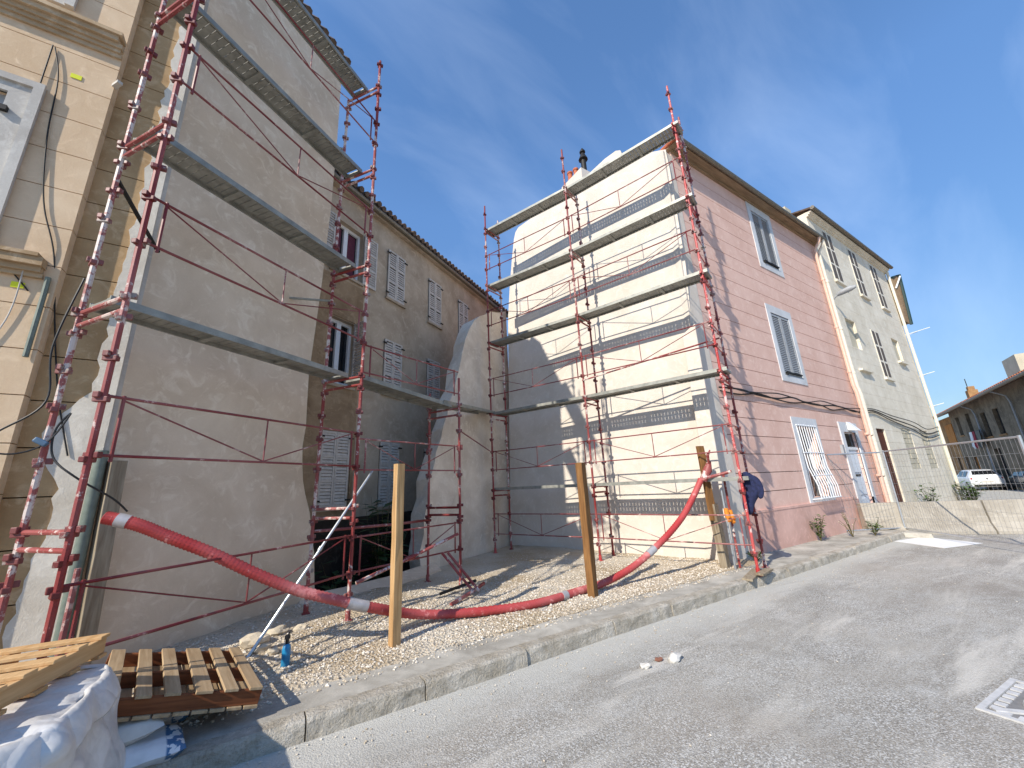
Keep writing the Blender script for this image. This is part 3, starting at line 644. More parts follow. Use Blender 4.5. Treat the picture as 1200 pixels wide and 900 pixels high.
# downpipes
for u, m_, dz in ((17.62, 'pink_pipe', 0), (17.98, 'cream_pipe', .4)):
    mb = MB(); mb.tube([PINK.pt(u, .33, 10.80), PINK.pt(u, .30, 10.62), PINK.pt(u, .10, 10.35), PINK.pt(u, .10, 5.2+dz)], .055, 8); mb.tube([PINK.pt(u, .10, 5.2+dz), PINK.pt(u, .10, 4.8), PINK.pt(u+.06, .12, 4.5), PINK.pt(u+.06, .12, .14)], .062, 8)
    for z_ in (9, 7, 5.25, 3, 1.6): mb.tube([PINK.pt(u, .10, z_), PINK.pt(u, .10, z_+.07)], .072, 8)
    mb.build('downpipe', m_, pb, smooth=True)
for i, dx in enumerate((-.18, .05)):
    pb2 = MB(); p_ = RG.pt(2.6+dx, -.75, 11.35); pb2.lathe((p_.x-.02, p_.y, 11.75), [(.10, 0), (.10, .06), (.085, .08), (.08, .38), (.10, .40), (.10, .46), (.07, .46)], 12)
    tag(pb2.build('chimney_pot', 'terra', smooth=True), ['left terracotta chimney pot behind the cream gable', 'right terracotta chimney pot beside the black cowl'][i], 'chimney pot', 'chimney pots')
p_ = RG.pt(2.95, -.75, 11.2); mb = MB(); mb.lathe((p_.x, p_.y, 11.4), [(.09, 0), (.09, 1.0), (.16, 1.02), (.05, 1.30), (.10, 1.32), (.10, 1.36), (.02, 1.5)], 10)
tag(mb.build('chimney_cowl', 'iron', smooth=True), 'black metal flue with conical cowl above the cream gable', 'chimney cowl')
# cable bundle along pink and cream fronts
for k, (dz, dd, r) in enumerate(((0, .06, .022), (.05, .09, .016), (-.05, .05, .018))):
    pts = [PINK.pt(8.9+i*.92, dd+.02*math.sin(i*2.1+k), 3.86+dz+.05*math.sin(i*1.9+k*2)-.02*(i % 2)) for i in range(11)]
    pts += [PINK.pt(19.2, dd, 3.95+dz), PINK.pt(21.0, dd+.02, 3.75+dz*2), PINK.pt(23.5, dd+.03, 3.55+dz*3.5), PINK.pt(25.5, dd, 3.3+dz*4), PINK.pt(27.6, dd, 3.5+dz*4)]
    wire('street_cable', pts, r, 'iron', ['thick middle black cable of the bundle along the pink front', 'upper black cable of the bundle along the pink front', 'lower black cable of the bundle along the pink front'][k], 'cable', 'cables along the street fronts')

# ------------------------------------------------------------------ cream building
cb = root('cream_building', (23, 6, 0), 'tall cream house with slatted shutters and walled up windows beyond the pink one', 'building')
cw = [(19.35, 20.35, 9.55, 11.95), (22.15, 23.15, 9.55, 11.95), (24.95, 25.95, 9.55, 11.95), (19.15, 20.2, 6.55, 7.8), (21.98, 22.95, 5.6, 7.8), (24.8, 25.8, 6.75, 7.9), (19.05, 19.98, .1, 3.3), (22.0, 23.2, 1.78, 3.42), (24.6, 25.8, 1.76, 3.42)]
zcc = [-.1]+[.5+.46*i for i in range(25)]
courses(PINK, cb, 'cream', 18.09, 27.7, [z for z in zcc if z < 11.9]+[12.15], cw, -.3, 0, gap=.006)
mb = MB(); mb.box(18.09, 27.7, 5.3, 12, -.1, 12.15); mb.build('core_wall', 'cream', cb)
for i, (u0, u1, z0, z1) in enumerate(cw):
    um = (u0+u1)/2
    if i in (0, 1, 2, 4):
        w_ = reveal(PINK, cb, u0, u1, z0, z1, -.22, 'dark')
        shutter(PINK, w_, 'cream_pipe', u0+.01, um-.01, z0, z1, -.012, 3, .12, .07); shutter(PINK, w_, 'cream_pipe', um+.01, u1-.01, z0, z1, -.012, 3, .12, .07)
        mb = MB()
        for c in range(3):
            h_ = (z1-z0)/3; PINK.box(mb, u0+.07, um-.07, -.010, .024, z0+c*h_+.08, z0+(c+1)*h_-.03); PINK.box(mb, um+.07, u1-.07, -.010, .024, z0+c*h_+.08, z0+(c+1)*h_-.03)
        mb.build('louvre_panel', 'shutter_dark', w_)
        mb = MB(); PINK.box(mb, u0-.05, u1+.05, .002, .09, z0-.1, z0-.003); mb.build('sill', 'cream', w_)
    elif i == 6:
        w_ = reveal(PINK, cb, u0, u1, z0, z1, -.06, 'brown_door', 'door')
        mb = MB()
        for k in range(3): PINK.box(mb, u0+.12, u1-.12, -.059, -.04, .35+k*.95, 1.15+k*.95)
        mb.build('door_panel', 'brown_door', w_)
    else:
        w_ = reveal(PINK, cb, u0, u1, z0, z1, -.10 if i < 7 else -.045, 'cream_patch', 'walled_up_window')
        if i >= 7:
            rbk = random.Random(i); bh = .21
            for r in range(8):
                u = u0-.001
                while u < u1-.05:
                    L = min(rbk.uniform(.35, .5), u1-u)
                    mb = MB(); PINK.box(mb, u+.008, u+L-.008, -.044, -.012+rbk.uniform(-.012, .01), z0+r*bh*.97+.01, min(z0+(r+1)*bh*.97-.006, z1)); mb.build('block', 'cream_patch', w_); u += L
        else:
            mb = MB(); PINK.box(mb, u0-.06, u1+.06, .002, .12, z0-1.0 if i == 3 else z0-.12, z0-.93 if i == 3 else z0-.03); mb.build('sill', 'cream', w_)
mb = MB()
z_ = 12.15
for d_, h_ in ((.07, .07), (.13, .06), (.2, .07)): PINK.box(mb, 18.09, 27.75, -.3, d_, z_, z_+h_-.001); z_ += h_
mb.build('cornice', 'cream', cb)
mb = MB(); mb.tube([PINK.pt(18.0, .29, 12.38), PINK.pt(27.8, .29, 12.40)], .08, 8); mb.build('gutter', 'zinc', cb, smooth=True)
mb = MB(); mb.hexa([(18.0, 4.6, 12.355), (27.8, 4.6, 12.355), (27.8, 8.5, 13.3), (18.0, 8.5, 13.3), (18.0, 4.6, 12.42), (27.8, 4.6, 12.42), (27.8, 8.5, 13.38), (18.0, 8.5, 13.38)]); mb.build('roof', 'tile_dark', cb)
mb = MB(); mb.box(18.05, 18.6, 5.5, 6.6, 11.9, 13.1); mb.build('chimney', 'cream_patch', cb)
mb = MB(); mb.tube([PINK.pt(27.62, .10, 12.2), PINK.pt(27.62, .10, .1)], .06, 8); mb.build('downpipe', 'cream_pipe', cb, smooth=True)
for z_, L, lb in ((8.55, .9, 'white bracket arm sticking out highest from the cream house edge'), (6.3, .55, 'middle thin bracket arm on the cream house edge'), (4.7, .5, 'lowest thin bracket arm on the cream house edge')):
    mb = MB(); mb.tube([PINK.pt(27.66, 0, z_), PINK.pt(27.85, L, z_+.12)], .018, 6); mb.tube([PINK.pt(27.66, 0, z_-.05), PINK.pt(27.8, L*.5, z_+.04)], .01, 6)
    tag(mb.build('bracket_arm', 'white_paint', smooth=True), lb, 'bracket', 'bracket arms on the cream house')
# street lamp on its front
lr = root('street_lamp', tuple(PINK.pt(18.3, .1, 8.3)), 'grey street lamp on a bracket arm at the pink and cream house joint', 'street lamp')
mb = MB(); mb.tube([PINK.pt(18.3, 0, 8.3), PINK.pt(18.3, .1, 8.42), PINK.pt(18.32, .22, 8.5)], .035, 8); mb.build('arm', 'shutter', lr, smooth=True)
mb = MB(); mb.tube([PINK.pt(18.32, .18, 8.49), PINK.pt(18.34, .30, 8.54), PINK.pt(18.38, .62, 8.60), PINK.pt(18.40, .78, 8.61)], [.05, .10, .11, .05], 10); mb.build('lamp_head', 'shutter', lr, smooth=True)
mb = MB(); PINK.box(mb, 18.22, 18.38, .001, .05, 8.1, 8.5); mb.build('wall_plate', 'shutter', lr)
# next house with the dark projecting eave
nb = root('timbered_house', (31, 6, 0), 'narrow house with dark overhanging teal edged eave beyond the cream one', 'building')
mb = MB(); mb.box(27.72, 32, 6.4, 12, -.1, 12.1); mb.build('wall', 'far_a', nb)
mb = MB(); mb.hexa([(27.74, 4.75, 9.3), (28.15, 4.68, 9.2), (28.3, 6.39, 9.2), (27.74, 6.39, 9.3), (27.74, 4.75, 11.75), (28.25, 4.55, 12.0), (28.4, 6.39, 12.0), (27.74, 6.39, 11.75)]); mb.build('overhang', 'soffit', nb)
mb = MB(); mb.tube([(28.17, 4.64, 9.15), (28.27, 4.50, 12.05), (27.78, 4.70, 11.85)], .07, 6); mb.build('overhang_edge', 'teal', nb)
mb = MB(); mb.tube([(27.80, 4.70, 11.2), (28.15, 4.46, 11.9)], .04, 6); mb.build('brace', 'white_paint', nb)
# ------------------------------------------------------------------ far house across the street end
FH = Fr((56.5, 9.6), 21); FH.N = -FH.N
FH.pt = lambda u, d, z: FH.p+FH.D*u*1.15+FH.N*d+Vector((0, 0, z*1.13)); fh = root('far_house', tuple(FH.pt(-8, -2, 0)), 'two storey house with terracotta roof behind the parked cars', 'building')
fw = [(-7.4, -6.6, 3.9, 5.3), (-5.0, -4.2, 3.9, 5.3), (-10.4, -9.5, 3.4, 5.0), (-12.6, -11.7, 3.4, 5.0), (-6.0, -5.0, 0, 2.2), (-4.0, -3.2, .5, 2.3), (-10.8, -9.7, 0, 2.6), (-1.6, -.8, .7, 2.3), (-2.6, -.6, 3.3, 5.0)]
wall_open(FH, fh, 'far_a', -24, -2.9, 0, 6.0, fw, -.3, 0); 
wall_open(FH, fh, 'far_b', -2.9, 1.5, 0, 5.6, fw, -.3, -.08, 'side_wall')
mb = MB(); FH.box(mb, -24, 1.5, -8, -.4, 0, 5.6); mb.build('core_wall', 'far_a', fh)
mb = MB(); FH.panel(mb, [(-6.4, 0), (-2.95, 0), (-2.95, 2.9), (-3.4, 3.2), (-5.9, 3.0), (-6.4, 2.6)], .001, .03)
for i, (u0, u1, z0, z1) in enumerate(fw):
    w_ = reveal(FH, fh, u0, u1, z0, z1, -.2, 'dark' if i not in (4, 5) else 'orange_shutter')
    if i == 8:
        for a, b in ((u0, (u0+u1)/2-.02), ((u0+u1)/2+.02, u1)): mb = MB(); FH.box(mb, a, b, -.07, -.02, z0, z1); mb.build('shutter', 'orange_shutter', w_)
    mb = MB(); FH.box(mb, u0-.1, u1+.1, .002 if i != 8 and i != 7 else -.078, .06 if i != 8 and i != 7 else 0, z0-.1, z0-.004); mb.build('sill', 'far_b', w_)
mb = MB(); mb.hexa([FH.pt(-24, .7, 5.9), FH.pt(1.5, .7, 5.6), FH.pt(1.5, -5, 7.6), FH.pt(-24, -5, 7.9), FH.pt(-24, .7, 6.05), FH.pt(1.5, .7, 5.75), FH.pt(1.5, -5, 7.75), FH.pt(-24, -5, 8.05)]); rf2 = mb.build('roof', 'tile', fh)
mb = MB(); u = -24
while u < 1.4: mb.tube([FH.pt(u, .78, 6.0-.3*(u+24)/25.5), FH.pt(u, -4.9, 8.05-.3*(u+24)/25.5)], .09, 6); u += .3
mb.build('roof_tiles', 'tile', rf2, smooth=True)
mb = MB(); mb.tube([FH.pt(-24, .85, 5.88), FH.pt(1.5, .85, 5.6)], .1, 8); mb.build('gutter', 'zinc', fh, smooth=True)
mb = MB(); FH.box(mb, -4.6, -4.0, -1.8, -1.2, 6.0, 7.3); FH.box(mb, -4.5, -4.1, -1.7, -1.3, 7.3, 7.6); mb.build('chimney', 'far_b', rf2)
mb = MB(); FH.box(mb, -11.6, -9.6, -3, -2, 6.2, 8.3); mb.build('dormer', 'cream_patch', rf2)
for u in (-9.0, -15):
    mb = MB(); mb.tube([FH.pt(u, .8, 5.75), FH.pt(u, .2, 5.4), FH.pt(u, .1, 5.0), FH.pt(u, .1, 0)], .06, 8); mb.build('downpipe', 'shutter', fh, smooth=True)
mb = MB(); mb.tube([FH.pt(-2.0, -2, 6.5), FH.pt(-2.0, -2, 8.6)], .03, 6); tag(mb.build('roof_aerial', 'iron'), 'thin dark aerial rod on the far terracotta roof', 'aerial')
# laundry under the far windows
for i, (u, m_, lb) in enumerate(((-7.7, 'white_paint', 'white cloth drying under the far house windows'), (-8.2, 'laundry', 'dark red cloth drying under the far house windows'), (-9.0, 'black', 'black cloth drying under the far house windows'))):
    mb = MB(); w = .35 if i < 2 else .55
    mb.prism([FH.pt(u-w, .35, 3.9), FH.pt(u+w*.6, .35, 3.9), FH.pt(u+w*.5, .42, 2.9), FH.pt(u, .35, 2.7), FH.pt(u-w, .4, 3.0)], [FH.pt(u-w, .31, 3.9), FH.pt(u+w*.6, .31, 3.9), FH.pt(u+w*.5, .38, 2.9), FH.pt(u, .31, 2.7), FH.pt(u-w, .36, 3.0)])
    tag(mb.build('hanging_cloth', m_), lb, 'laundry')
wire('laundry_line', [FH.pt(-6.9, .33, 3.92), FH.pt(-8, .33, 3.9), FH.pt(-9.8, .33, 3.92)], .015, 'iron', 'laundry line below the far house windows', 'line')

# ------------------------------------------------------------------ scaffolds
def pole(parent, xy, z0, z1, mat, coup, lean=(0, 0), r=.0245):
    a = Vector((xy[0], xy[1], z0)); b = Vector((xy[0]+lean[0], xy[1]+lean[1], z1)); d = (b-a)
    mb = MB(); n = max(2, int((z1-z0)/.5)); mb.tube([a.lerp(b, i/n) for i in range(n+1)], r, 8); p = mb.build('standard', mat, parent, smooth=True)
    for z in coup:
        if z0+.05 < z < z1-.05:
            c = a+d*((z-z0)/(z1-z0)); an = random.choice([0, .4, -.5, 1.2]); ux = Vector((math.cos(an), math.sin(an), 0)); uy = Vector((-ux.y, ux.x, 0))
            mb = MB(); mb.beam(c-ux*.055+uy*.02, c+ux*.06+uy*.02, .045, .05); mb.beam(c-uy*.05-ux*.01+Vector((0, 0, -.035)), c+uy*.055-ux*.01+Vector((0, 0, -.035)), .045, .045)
            mb.build('coupler', 'coupler', p, bevel=.006)
    return p, a, b
def rungs(parent, P, Q, z, mat, sep=.13):
    mb = MB()
    for dz in (0, -sep): mb.tube([(P[0], P[1], z+dz), (Q[0], Q[1], z+dz)], .021, 8)
    mb.build('transom', mat, parent, smooth=True)
def guard(parent, P, Q, zl, zh, mat='red_clean', mid=True):
    P, Q = Vector((P[0], P[1], 0)), Vector((Q[0], Q[1], 0)); d = (Q-P).normalized(); L = (Q-P).length; Z = lambda z: Vector((0, 0, z))
    a, b = P+d*.13, Q-d*.13; m = (P+Q)/2; mb = MB(); r = .0135
    for z in (zl, zh): mb.tube([P+d*.02+Z(z), Q-d*.02+Z(z)], r, 6)
    for q in (a, b): mb.tube([q+Z(zl-.05), q+Z(zh+.02)], r, 6)
    if mid:
        mb.tube([m+Z(zl), m+Z(zh)], .009, 6)
        mb.tube([a+Z(zh-.02), m+Z(zl+.01)], .008, 6); mb.tube([b+Z(zh-.02), m+Z(zl+.01)], .008, 6)
    return mb.build('guard_rail', mat, parent, smooth=True)
def deck(parent, P, Q, z, w, side, mat='galv', zq=None):
    """perforated steel deck from P to Q; side = unit vector across"""
    zq = z if zq is None else zq
    P, Q = Vector((P[0], P[1], z)), Vector((Q[0], Q[1], zq)); d = (Q-P).normalized(); L = (Q-P).length; s = Vector((side[0], side[1], 0)); up = Vector((0, 0, 1)); mb = MB()
    def bx(l0, l1, w0, w1, h0, h1):
        c = [P+d*l+s*k+up*h for h in (h0, h1) for l, k in ((l0, w0), (l1, w0), (l1, w1), (l0, w1))]; mb.hexa(c)
    bx(0, L, 0, .022, -.05, .022); bx(0, L, w-.022, w, -.05, .022)
    bx(0, L, .022, .065, -.004, .004); bx(0, L, w-.065, w-.022, -.004, .004)
    bx(0, .05, .022, w-.022, -.05, -.005); bx(L-.05, L, .022, w-.022, -.05, -.005)
    for k in (.33, .66): bx(L*k-.03, L*k+.03, .022, w-.022, -.045, -.005)
    l = .05
    while l < L-.09: bx(l, l+.073, .065, w-.065, -.014, .002); bx(l+.073, l+.08, w/2-.025, w/2+.025, -.004, .001); l += .08
    return mb.build('deck_plank', mat, parent)
def foot(parent, xy, z, mat='red'):
    mb = MB(); mb.tube([(xy[0], xy[1], z), (xy[0], xy[1], z+.12)], .034, 8); mb.box(xy[0]-.05, xy[0]+.05, xy[1]-.05, xy[1]+.05, z-.004, z+.008); mb.build('base_plate', mat, parent)
def coups(levels, extra=()):
    out = []
    for z in levels: out += [z+.02, z-.18, z+.57, z+1.05, z+1.40]
    return out+list(extra)
# left scaffold
ls = root('left_scaffold', (0, 5.2, ZP), 'tall worn red scaffold bay standing against the grey gable', 'scaffold')
LN = GAB.N; L1o = (-1.19, 4.33); L2o = (1.10, 6.02); L1i = (L1o[0]-.75*LN.x, L1o[1]-.75*LN.y); L2i = (L2o[0]-.75*LN.x, L2o[1]-.75*LN.y)
lv = [1.62, 3.56, 5.50, 7.46, 9.41]
for xy, m_, top in ((L1o, 'red', 11.2), (L1i, 'red_white', 11.2), (L2o, 'red_white', 10.05), (L2i, 'red_white', 9.43)):
    z0 = lotz(*xy) if xy[1] > 4.5 else pz(*xy)
    pole(ls, xy, z0, top, m_, coups(lv, (.5, 1.23, .77))); foot(ls, xy, z0)
for z in lv: rungs(ls, L1o, L1i, z, 'red'); rungs(ls, L2o, L2i, z-.01, 'red')
for z in lv[1:]:
    q = Vector((L1o[0]-.27*LN.x, L1o[1]-.27*LN.y)); q2 = Vector((L2o[0]-.27*LN.x, L2o[1]-.27*LN.y))
    deck(ls, q+Vector((.0*GAB.D.x, .0)), q2, z+.056, .36, (-LN.x, -LN.y))
for z in [.2]+lv[:4]: guard(ls, L1o, L2o, z+.57, z+1.05)
# tie bar and diagonal of the left scaffold
mb = MB(); mb.tube([L2i+(8.22,), tuple(GAB.pt(2.0, 0, 8.30))], .02, 8); mb.build('wall_tie', 'galv', ls, smooth=True)
mb = MB(); mb.tube([L2i+(5.0,), tuple(GAB.pt(1.95, 0, 5.02))], .02, 8); mb.build('wall_tie', 'galv', ls, smooth=True)
mb = MB(); mb.tube([L1i+(5.1,), (L1i[0]+.25, L1i[1]+.75, 4.75)], .022, 8); mb.build('wall_tie', 'iron', ls, smooth=True)
wire('black_cable', [(L1i[0]-.02, L1i[1]-.05, 3.9), (L1i[0]-.10, L1i[1]-.05, 3.2), (L1i[0]-.05, L1i[1]-.05, 2.7), (L1i[0]-.25, L1i[1]-.10, 2.42), (L1i[0]-.34, L1i[1]-.12, 2.30), (L1i[0]-.15, L1i[1]-.1, 2.24), (L1i[0]+.02, L1i[1]-.06, 2.34), (L1i[0]+.12, L1i[1]-.06, 2.6), (L1i[0]+.05, L1i[1]-.05, 2.45), (L1i[0]+.08, L1i[1]-.06, 2.22), (L1i[0]+.25, L1i[1]-.1, 2.05), (-1.15, 4.95, 1.86), (-1.05, 5.02, 1.74)], .008, 'black', 'thin black cable looped round the left scaffold pole above the red duct', 'cable')
mb = MB(); mb.beam((L1i[0]-.05, L1i[1]-.07, 2.37), (L1i[0]+.03, L1i[1]-.07, 2.32), .045, .045); tag(mb.build('cable_connector', 'connector', bevel=.01), 'small blue connector tied to the left scaffold pole', 'connector')
# right scaffold
rs = root('right_scaffold', (6.6, 6.8, ZP), 'tall red two bay scaffold in front of the cream gable', 'scaffold')
RD = Vector((-RG.D.x, -RG.D.y)); RI = Vector((-RG.N.x, -RG.N.y)); RO = Vector((7.38, 3.95)); W = .65
rl = [1.72, 3.83, 6.02, 7.95, 10.02]
O = [RO, RO+RD*3.0, RO+RD*6.0]; O[2] = Vector((5.30, 9.50)); I = [p+RI*(W if k else .78) for k, p in enumerate(O)]
tops = [(11.3, 11.0), (10.35+1.0, 10.6), (10.9, 10.7)]
for k in range(3):
    ln = (.16, .03) if k == 0 else ((.02, 0) if k == 1 else (0, 0))
    mo, mi = ('red_bright', 'red_white') if k == 0 else ('red', 'red_white')
    zo = pz(*O[k]) if k == 0 else lotz(*O[k])
    pole(rs, O[k], zo, tops[k][0], mo, coups(rl, (.5, 1.0)), ln); pole(rs, I[k], zo, tops[k][1], mi, coups(rl, (.6, 1.1)), ln)
    foot(rs, O[k], zo, 'red_bright'); foot(rs, I[k], zo)
    for z in rl: rungs(rs, O[k], I[k], z, 'red' if k else 'red_bright')
for z in rl:
    for a, b in ((0, 1), (1, 2)): 
        deck(rs, O[a]+RI*.09-RD*(.12 if a == 0 else -.03), O[b]+RI*.09+RD*(.0 if b == 1 else .12), z+.056, .42, RI, zq=z+.056-(.0 if z < 8 else .02))
for z in [rl[0]-1.65]+rl[:4]:
    for a, b in ((0, 1), (1, 2)): guard(rs, O[a], O[b], z+.55, z+1.05, 'red_clean')
# loose cross tube at mid height of right scaffold and ladder-like side rails
mb = MB(); mb.tube([tuple(O[0]-RI*.15)+(4.75,), tuple(O[0]+RI*.4-RD*.1)+(4.62,), tuple(O[1]-RI*.05)+(4.25,)], .018, 8); tag(mb.build('brace_tube', 'red_white', rs, smooth=True))
for z in (rl[0], rl[1], rl[2], rl[3]):
    for dz in (.55, 1.05):
        mb = MB(); mb.tube([tuple(O[0])+(z+dz,), tuple(I[0])+(z+dz,)], .012, 6); mb.build('end_guard_rail', 'red_bright', rs, smooth=True)
# low centre scaffold bridging the two
cs = root('centre_scaffold', (3.05, 6.9, ZP), 'short red scaffold frame bridging the gap between the two tall scaffolds', 'scaffold')
Co = (3.08, 6.80); Ci = (2.72, 7.46)
for xy, top in ((Co, 3.95), (Ci, 3.75)):
    z0 = lotz(*xy); pole(cs, xy, z0, top, 'red', coups([1.5, 3.4], (.8, 1.25, 2.1, 2.6))); foot(cs, xy, z0)
for z in (1.48, 3.34): rungs(cs, Co, Ci, z, 'red_clean')
for z in (.77, 2.14, 3.62): guard(cs, L2o, Co, z, z+.45)
dv = Vector((-.55, .83))
deck(cs, (L2o[0]+.05, L2o[1]+.15), (Co[0]-.1, Co[1]+.12), 3.60, .42, dv, zq=3.42); deck(cs, (Co[0]-.3, Co[1]+.02), (O[2].x+.25, O[2].y+.2), 3.46, .42, dv, zq=3.96)
mb = MB(); mb.tube([Co+(2.9,), tuple(O[2])+(2.75,)], .014, 6); mb.build('link_rail', 'red_clean', cs, smooth=True)
mb = MB(); mb.tube([L2i+(1.30,), (2.0, 6.9, 1.28), Ci+(1.26,)], .022, 8); mb.build('link_rail', 'red_clean', cs, smooth=True)
# leaning tubes and fallen frame near the gap
mb = MB(); mb.tube([(1.2, 6.1, .62), (2.0, 6.35, .80), (2.9, 6.5, 1.06)], .026, 8); mb.tube([(1.95, 6.34, .79), (2.1, 6.38, .82)], .036, 8); tag(mb.build('adjustable_strut', 'red_white', smooth=True), 'plaster splashed strut slanting between the low scaffold poles', 'strut')
fr = root('fallen_frame', (2.9, 6.2, .2), 'fallen red scaffold base lying on the gravel', 'frame')
for k in (0, .09):
    mb = MB(); mb.tube([(2.58+k, 6.42-k*.3, .80), (2.98+k, 6.10-k*.3, .22)], .022, 8); mb.build('leg', 'red', fr, smooth=True)
mb = MB(); mb.tube([(2.45, 5.75, .20), (2.9, 6.05, .22), (3.30, 6.35, .25)], .028, 8); mb.build('foot_bar', 'red', fr, smooth=True)
mb = MB(); mb.tube([(2.5, 6.3, .23), (3.25, 6.55, .27)], .024, 8); tag(mb.build('loose_tube', 'iron', smooth=True), 'dark tube lying on the gravel beside the fallen red frame', 'tube')
mb = MB(); mb.tube([(.0, 5.48, .14), (1.37, 6.22, 2.13)], .018, 8); mb.tube([(.675, 5.85, 1.12), (.70, 5.86, 1.16)], .025, 8); tag(mb.build('steel_strut', 'galv_light', smooth=True), 'shiny grey steel strut leaning diagonally on the scaffold', 'strut')

# ------------------------------------------------------------------ posts, timbers and the red duct
def post(xy, w, dpt, z0, z1, mat, label, tilt=(0, 0), rot=.2, name='timber_post'):
    mb = MB(); c, s = math.cos(rot), math.sin(rot); rngs = []; n = 7; rr = random.Random(hash(label) % 999 if False else len(label))
    for i in range(n+1):
        k = i/n; x = xy[0]+tilt[0]*k; y = xy[1]+tilt[1]*k; z = z0+(z1-z0)*k; j = [rr.uniform(-.004, .004) for _ in range(8)]
        rngs.append([(x+a*c-b*s+j[q], y+a*s+b*c+j[q+4], z) for q, (a, b) in enumerate(((-w/2, -dpt/2), (w/2, -dpt/2), (w/2, dpt/2), (-w/2, dpt/2)))])
    for A, B in zip(rngs, rngs[1:]):
        o = len(mb.v); mb.v += A+B
        for q in range(4): q2 = (q+1) % 4; mb.f.append((o+q, o+q2, o+4+q2, o+4+q))
    o = len(mb.v); mb.v += rngs[0]+rngs[-1]; mb.f += [(o+3, o+2, o+1, o), (o+4, o+5, o+6, o+7)]
    return tag(mb.build(name, mat, bevel=.006), label, 'post')
post((1.40, 4.88), .105, .10, .1, 2.14, 'pale_wood_v', 'pale pine post standing in the gravel, nearer the left scaffold', (.0, .02), .25)
post((4.36, 4.84), .13, .12, .1, 2.13, 'brown_wood_v', 'brown timber post standing in the gravel near the middle', (-.02, .0), .3)
post((7.42, 4.62), .15, .06, 1.0, 2.42, 'brown_wood_v', 'brown split board tied upright by the cream corner', (-.10, -.03), -.3, 'timber_board')
post((7.55, 4.62), .20, .13, .1, 1.30, 'grey_wood_v', 'short pale weathered post at the foot of the cream corner', (-.06, .02), .2)
b0 = GAB.pt(.16, .20, 0); post((b0.x, b0.y), .13, .12, .1, 2.25, 'grey_wood_v', 'weathered squared timber leaning on the grey gable corner', (-.06, .06), .55)
b0 = GAB.pt(.02, .12, 0); mb = MB(); mb.tube([(b0.x, b0.y, .1), (b0.x-.02, b0.y+.03, 2.35)], .05, 10); tag(mb.build('round_post', 'green_pipe', smooth=True), 'round grey green post beside the leaning squared timber', 'post')
b0 = GAB.pt(-.04, .28, 0); mb = MB(); mb.tube([(b0.x, b0.y, .1), (b0.x, b0.y, 1.25)], .024, 8); tag(mb.build('short_red_tube', 'red_clean', smooth=True), 'short dark red tube standing at the foot of the gable corner', 'tube')
hp = [(-1.20, 5.05, 1.70), (-.97, 5.03, 1.62), (-.71, 5.03, 1.48), (-.36, 5.03, 1.29), (.01, 5.04, 1.06), (.41, 5.05, .84), (.85, 5.05, .66), (1.22, 5.07, .52), (1.75, 5.20, .33), (2.35, 5.15, .24), (3.10, 5.02, .20), (3.6, 4.98, .20), (4.15, 5.02, .21), (4.80, 5.02, .25), (5.45, 4.95, .42), (6.12, 4.84, .76), (6.62, 4.75, 1.10), (6.95, 4.68, 1.44), (7.20, 4.60, 1.78)]
hp = [Vector(p) for p in hp]; P = []
for i in range(len(hp)-1):
    p0, p1, p2, p3 = hp[max(i-1, 0)], hp[i], hp[i+1], hp[min(i+2, len(hp)-1)]
    for k in range(22):
        t_ = k/22; P.append(.5*((2*p1)+(p2-p0)*t_+(2*p0-5*p1+4*p2-p3)*t_**2+(3*p1-p0-3*p2+p3)*t_**3))
hr = root('red_duct', (2.9, 5.05, .14), 'long red corrugated duct sagging from the gable corner across the plot', 'duct')
mb = MB(); mb.tube(P, [.055+(.004 if i % 2 else -.004) for i in range(len(P))], 12); mb.build('duct', 'hose', hr, smooth='full')
for a, b in ((10, 18), (136, 150), (254, 259), (318, 324)):
    mb = MB(); mb.tube(P[a:b], .062, 12); mb.build('tape_collar', 'tape', hr, smooth=True)
# rag tie and clothing at the right end
mb = MB(); pts = [Vector((7.22, 4.58, 1.75)), Vector((7.30, 4.50, 1.95)), Vector((7.33, 4.45, 2.12))]; mb.tube(pts, [.07, .085, .03], 9); mb.tube([(7.2, 4.5, 1.80), (7.45, 4.3, 1.86), (7.5, 4.15, 1.9)], .03, 7); mb.tube([(7.30, 4.45, 2.05), (7.22, 4.4, 2.22), (7.36, 4.42, 2.32)], [.02, .03, .012], 7)
tag(mb.build('rope_tie', 'red_white', smooth=True), 'red and white rope tie binding the duct to the scaffold', 'rope')
jr = root('blue_jacket', tuple(O[0])+(1.2,), 'navy blue jacket hanging on the right scaffold pole', 'jacket')
def cloth(name, pts, mat, parent, th=.05, seed=1):
    bm = MB(); n = 9; rr = random.Random(seed); rows = []
    for (c, w, ax) in pts:
        rows.append((Vector(c), w, Vector(ax)))
    for c, w, ax in rows:
        ax = ax.normalized(); pn = Vector((ax.y, -ax.x, 0))
        for k in range(12):
            q = 2*math.pi*k/12; f = 1+.22*math.sin(k*2.6+c.z*14+seed); bm.v.append(tuple(c+ax*math.cos(q)*w*f+pn*math.sin(q)*th*f))
    for i in range(len(rows)-1):
        for k in range(12): k2 = (k+1) % 12; bm.f.append((i*12+k, i*12+k2, (i+1)*12+k2, (i+1)*12+k))
    bm.f.append(tuple(range(11, -1, -1))); bm.f.append(tuple((len(rows)-1)*12+k for k in range(12)))
    o = bm.build(name, mat, parent, smooth='full'); m = o.modifiers.new('sub', 'SUBSURF'); m.levels = m.render_levels = 1; return o
jx, jy = 7.66, 3.98
A_ = (.5, -.86, 0)
